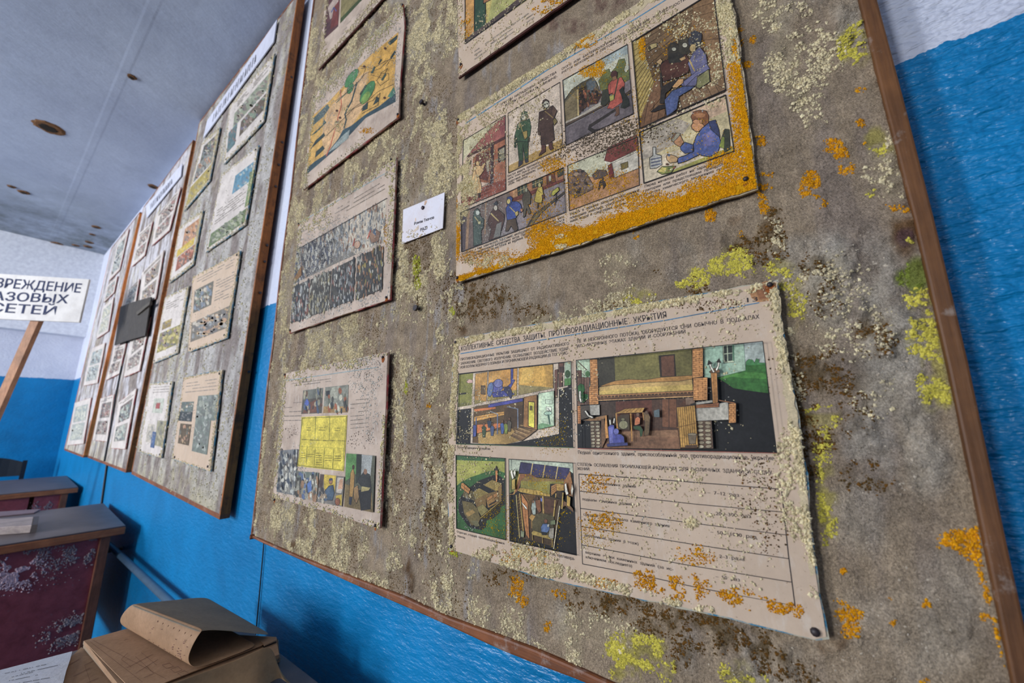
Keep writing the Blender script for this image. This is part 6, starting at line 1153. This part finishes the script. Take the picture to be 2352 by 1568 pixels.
# things on the first desk
def block(name, label, cat, pts, z0, th, mat, endmat=None):
    P_ = [onz(*p, z0+th) for p in pts]; c = np.mean(P_, 0); r = empty(name, (c[0], c[1], z0), label, cat)
    bevel(MB().hexa([(p[0], p[1], z0) for p in P_], P_).build('plank', mat, r), .003); return r
M_PALEW = wood_mat('pale_plank', '8f8080', 'a79890', 'y'); 
r = block('wooden_plank', 'short pale wooden plank with a black end lying on the mould-patched desk', 'plank', [(-60, 1195), (78, 1186), (74, 1205), (-60, 1214)], ZD+.0005, .03, M_PALEW)
pe = [onz(u, v, ZD+.0305) for u, v in ((78, 1186), (90, 1185), (87, 1204), (74, 1205))]
MB().hexa([(p[0], p[1], ZD+.0005) for p in pe], pe).build('black_end', M_IRON, r)
block('thin_board', 'thin pinkish grey board lying along the back of the mould-patched desk', 'plank', [(-60, 1178), (95, 1168), (80, 1176), (-60, 1190)], ZD+.0005, .006, plain('pinkish_board', '75646a', .6))
# chair added behind the second desk, its near-black standing in for a wall shadow
M_CH = plain('chair_shadow_black', '141c26', .5)
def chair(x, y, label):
    r = empty('shadow_chair', (x, y, 0), label, 'chair')
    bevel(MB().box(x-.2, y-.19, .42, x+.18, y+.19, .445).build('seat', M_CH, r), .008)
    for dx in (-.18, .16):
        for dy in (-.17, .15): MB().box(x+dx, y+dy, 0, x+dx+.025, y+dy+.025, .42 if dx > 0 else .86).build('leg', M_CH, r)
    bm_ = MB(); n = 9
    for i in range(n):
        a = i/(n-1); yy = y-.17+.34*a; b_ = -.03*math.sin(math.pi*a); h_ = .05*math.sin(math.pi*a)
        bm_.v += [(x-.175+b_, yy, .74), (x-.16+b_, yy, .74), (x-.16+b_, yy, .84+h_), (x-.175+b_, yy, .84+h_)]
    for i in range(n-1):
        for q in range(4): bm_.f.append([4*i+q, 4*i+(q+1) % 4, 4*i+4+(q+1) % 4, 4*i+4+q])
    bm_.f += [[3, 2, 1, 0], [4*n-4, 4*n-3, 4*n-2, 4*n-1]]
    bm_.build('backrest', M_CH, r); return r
chair(-5.02, .14, 'nearly black chair standing in for a shadow on the wall, half hidden behind the farther desk')

# ------------------------------------------------------------------ near table with the drawing albums
tR = onz(640, 1502, ZD); tF = onz(715, 1568, ZD)
yt = tR[1]+.004; 
nt_ = empty('near_table', (-.7, .0, 0), 'grey-topped table nearest the camera under the brown drawing albums', 'table')
bevel(MB().box(-1.19, -.8, ZD-.006, -.55, yt, ZD).build('table_top', M_TOP, nt_), .002); bevel(MB().box(-1.19, -.8, ZD-.034, -.55, yt, ZD-.006).build('edge_band', M_LIP, nt_), .003)
for x in (-1.17, -.6):
    for y in (-.77, yt-.06): MB().box(x, y, 0, x+.035, y+.035, ZD-.034).build('leg', M_DPOST, nt_)
MB().box(-1.165, -.74, .25, -1.15, yt-.06, ZD-.034).build('front_panel', M_PANEL, nt_)
def brown_mat(name, h0, h1):
    mt, nt, b = newmat(name, .75, .2); v = coords(nt)
    c = ramp(nt, noise(nt, v, 14, 5, .65), [(.3, a4(h0)), (.7, a4(h1))]); f = ramp(nt, noise(nt, v, 160, 3), [(.3, G(.9)), (.7, G(1.08))]); nt.links.new(mix(nt, 1., c, f, 'MULTIPLY'), b.inputs['Base Color']); return mt
M_BR1 = brown_mat('brown_paper', '86694f', '9c7c60'); M_BR2 = brown_mat('grey_brown_cover', '71675a', '837766'); M_BR3 = brown_mat('tan_paper', '8f7152', 'a28461'); M_BRD = plain('album_spine', '3c3028', .8); M_WH = paper_mat('printed_white', a4('b9bac0'), a4('a2a2a4'), .4, False)
M_LINE = plain('drawing_line', '6e4a42', .8, k=1.0)
def z6(u, v): return (u/3.0871, 1060+v/3.0871)
def P6(u, v, z): return np.array(onz(*z6(u, v), z))
def quadlines(lines, z, name, parent, wd=1.0, mat=None):
    mb = MB()
    for pts in lines:
        for a, b in zip(pts[:-1], pts[1:]):
            dx, dy = b[0]-a[0], b[1]-a[1]; Ln = math.hypot(dx, dy) or 1; ox, oy = -dy/Ln*wd, dx/Ln*wd
            q = [P6(a[0]+ox, a[1]+oy, z), P6(b[0]+ox, b[1]+oy, z), P6(b[0]-ox, b[1]-oy, z), P6(a[0]-ox, a[1]-oy, z)]; n = len(mb.v); mb.v += [tuple(p) for p in q]; mb.f.append([n, n+1, n+2, n+3])
    return mb.build(name, mat or M_LINE, parent)
def flat_sheet(pts, z, th, mat, name, parent): 
    Q = [P6(*p, z) for p in pts]; return MB().slab([tuple(q) for q in Q], (0, 0, -th)).build(name, mat, parent)
# lower folder on the left
al0 = empty('brown_folder', tuple(P6(560, 1480, ZD)), 'brown paper folder lying under the left edge of the open drawing album', 'folder')
o = flat_sheet([(480, 1405), (575, 1315), (700, 1360), (860, 1568), (820, 1640), (430, 1640), (455, 1560)], ZD+.006, .005, M_BR1, 'folder_cover', al0)
quadlines([[(520, 1520), (640, 1460)], [(490, 1440), (560, 1400)], [(540, 1600), (700, 1530)], [(640, 1560), (600, 1440), (660, 1410)]], ZD+.0068, 'drawn_line', al0)
# open album: a stack of sheets, the top one curled back
zA = ZD+.044
al = empty('drawing_album', tuple(P6(1200, 1400, ZD)), 'open album of brown technical drawings with its top sheet curled over, on the near table', 'album')
base_ = [(590, 1268), (910, 1180), (1960, 1240), (1972, 1365), (1560, 1500), (1080, 1640), (900, 1620), (830, 1568)]
for k in range(6):
    zk = ZD+.0075+.0065*k; jit = [(u+random.uniform(-9, 9)+(5-k)*1.5, v+random.uniform(-5, 5)+(5-k)*6) for u, v in base_]
    flat_sheet(jit, zk, .0055, (M_BR1, M_BR2, M_BRD, M_BR1, M_BR2, M_BR1)[k], 'drawing_sheet', al)
flat_sheet([(596, 1270), (905, 1184), (1950, 1246), (1852, 1302), (1400, 1474), (1080, 1600), (985, 1625), (890, 1568)], zA, .0012, M_BR1, 'drawing_sheet', al)
quadlines([[(640, 1275), (1010, 1560)], [(660, 1265), (1180, 1540)], [(880, 1265), (905, 1255)], [(905, 1355), (860, 1400), (930, 1455)], [(1080, 1365), (900, 1460)], [(1120, 1400), (960, 1500)], [(1150, 1440), (1200, 1425), (1230, 1450), (1180, 1465), (1150, 1440)], [(1210, 1470), (1260, 1450), (1290, 1475), (1240, 1495), (1210, 1470)], [(1260, 1500), (1310, 1480), (1340, 1500), (1290, 1520), (1260, 1500)], [(1040, 1450), (1090, 1500), (1020, 1530)], [(960, 1380), (1060, 1470)], [(1000, 1350), (1110, 1440)]], zA+.0006, 'drawn_line', al, .9)
# spine strips at the right end
for k in range(5): flat_sheet([(1850-4*k, 1270+14*k), (1945, 1240+16*k), (1962, 1262+17*k), (1875-4*k, 1300+14*k)], zA+.001-.004*k, .002, (M_BR1, M_BRD)[k % 2], 'page_edge', al)
# the curled sheet, lofted from its near edge to its far edge
near = [((1955, 1240), zA+.004), ((1700, 1205), zA+.030), ((1450, 1188), zA+.052), ((1420, 1215), zA+.050), ((1370, 1300), zA+.036), ((1336, 1385), zA+.018), ((1345, 1440), zA+.006), ((1400, 1474), zA+.002), ((1620, 1388), zA+.002), ((1850, 1302), zA+.003)]
far = [((1460, 952), zA+.004), ((1200, 985), zA+.03), ((955, 1003), zA+.052), ((920, 1020), zA+.05), ((880, 1060), zA+.036), ((848, 1110), zA+.018), ((850, 1150), zA+.006), ((905, 1184), zA+.002), ((1150, 1120), zA+.002), ((1400, 1060), zA+.003)]
Q0 = [P6(*p, z) for p, z in near]; Q1 = [P6(*p, z) for p, z in far]
for nm, rng_, mat in (('curled_sheet_back', (0, 3), M_BR2), ('curled_sheet_face', (2, 9), M_BR1)):
    mb = MB(); seg = range(rng_[0], rng_[1]+1); m2 = 9
    for i in seg:
        for j in range(m2): mb.v.append(tuple(Q0[i]+(Q1[i]-Q0[i])*j/(m2-1)))
    k = len(list(seg))
    for i in range(k-1):
        for j in range(m2-1): mb.f.append([i*m2+j, i*m2+j+1, (i+1)*m2+j+1, (i+1)*m2+j])
    o = mb.build(nm, mat, al, smooth=True); sd = o.modifiers.new('thick', 'SOLIDIFY'); sd.thickness = .0012; sd.offset = 0
    ss = o.modifiers.new('sub', 'SUBSURF'); ss.levels = 2; ss.render_levels = 2
# faint ruled writing on the curled face
mb = MB()
def onface(a, b):     # a along near->far, b down the curl (between profile points 3 and 6)
    t = 3+3*b; i = min(int(t), 5); f = t-i; p = Q0[i]*(1-f)+Q0[i+1]*f; q = Q1[i]*(1-f)+Q1[i+1]*f; r = p*(1-a)+q*a
    c = np.array((0, 0, EYE))-r; return r+c/np.linalg.norm(c)*.0022
def fstroke(a0, b0, a1, b1, wd):
    p, q = onface(a0, b0), onface(a1, b1); e = np.cross(q-p, np.array((0, 0, EYE))-p); e = e/np.linalg.norm(e)*wd; n = len(mb.v); mb.v += [tuple(p+e), tuple(q+e), tuple(q-e), tuple(p-e)]; mb.f.append([n, n+1, n+2, n+3])
for k in range(7): fstroke(.08+.075*k, .12, .10+.075*k, .98, .0005)
for k in range(30):
    a = random.choice((.05, .1, .13, .2, .3, .42, .52)); b = random.uniform(.15, .95); fstroke(a, b, a+random.uniform(.008, .02), b+random.uniform(-.02, .03), .00035)
mb.build('drawn_line', M_LINE, al)
# tan sheet drooping over the front of the album
ts = empty('tan_sheet', tuple(P6(1700, 1450, ZD)), 'tan drawing sheet draped in front of the open album, curling at its right end', 'paper')
mb = MB(); prof = [(1150, 1600, 1330, 1700), (1300, 1545, 1420, 1700), (1500, 1470, 1560, 1680), (1700, 1395, 1740, 1640), (1840, 1325, 1860, 1610), (1895, 1304, 1930, 1560), (1940, 1330, 1985, 1530), (1962, 1420, 2010, 1550), (1985, 1500, 2090, 1590)]
hz = [.052, .053, .054, .056, .060, .060, .052, .032, .006]
for (a, b, c, d), h_ in zip(prof, hz):
    for j in range(5): f = j/4; mb.v.append(tuple(P6(a+(c-a)*f, b+(d-b)*f, ZD+h_*(1-f)+.012*f*(h_ > .01)+.003)))
for i in range(len(prof)-1):
    for j in range(4): mb.f.append([i*5+j, i*5+j+1, (i+1)*5+j+1, (i+1)*5+j])
o = mb.build('sheet', M_BR3, ts, smooth=True); sd = o.modifiers.new('thick', 'SOLIDIFY'); sd.thickness = .001; ss = o.modifiers.new('sub', 'SUBSURF'); ss.levels = 2; ss.render_levels = 2
# white printed sheet at the left
ws = empty('printed_sheet', tuple(P6(250, 1480, ZD)), 'white sheet of typed lines lying at the left end of the near table', 'paper')
flat_sheet([(-60, 1492), (512, 1343), (498, 1400), (470, 1480), (440, 1600), (-60, 1660)], ZD+.010, .0015, M_WH, 'sheet', ws)
mb_l = []
for k, (u0, v0, u1, v1) in enumerate(((35, 1500, 330, 1435), (150, 1500, 420, 1440), (65, 1530, 235, 1490), (65, 1552, 270, 1510), (100, 1575, 355, 1530), (60, 1600, 300, 1560))):
    n = int((u1-u0)/9)
    for i in range(n):
        if random.random() < .72: a = i/n; x, y = u0+(u1-u0)*a, v0+(v1-v0)*a; mb_l.append([(x, y), (x+5, y-1)])
quadlines(mb_l, ZD+.0105, 'typed_line', ws, 2.2, M_INKTEXT)

# rows of print too small and worn to pick apart
for o in bpy.data.objects:
    if o.name.split('.')[0] in ('caption', 'typed_line', 'drawn_line'): o['kind'] = 'stuff'
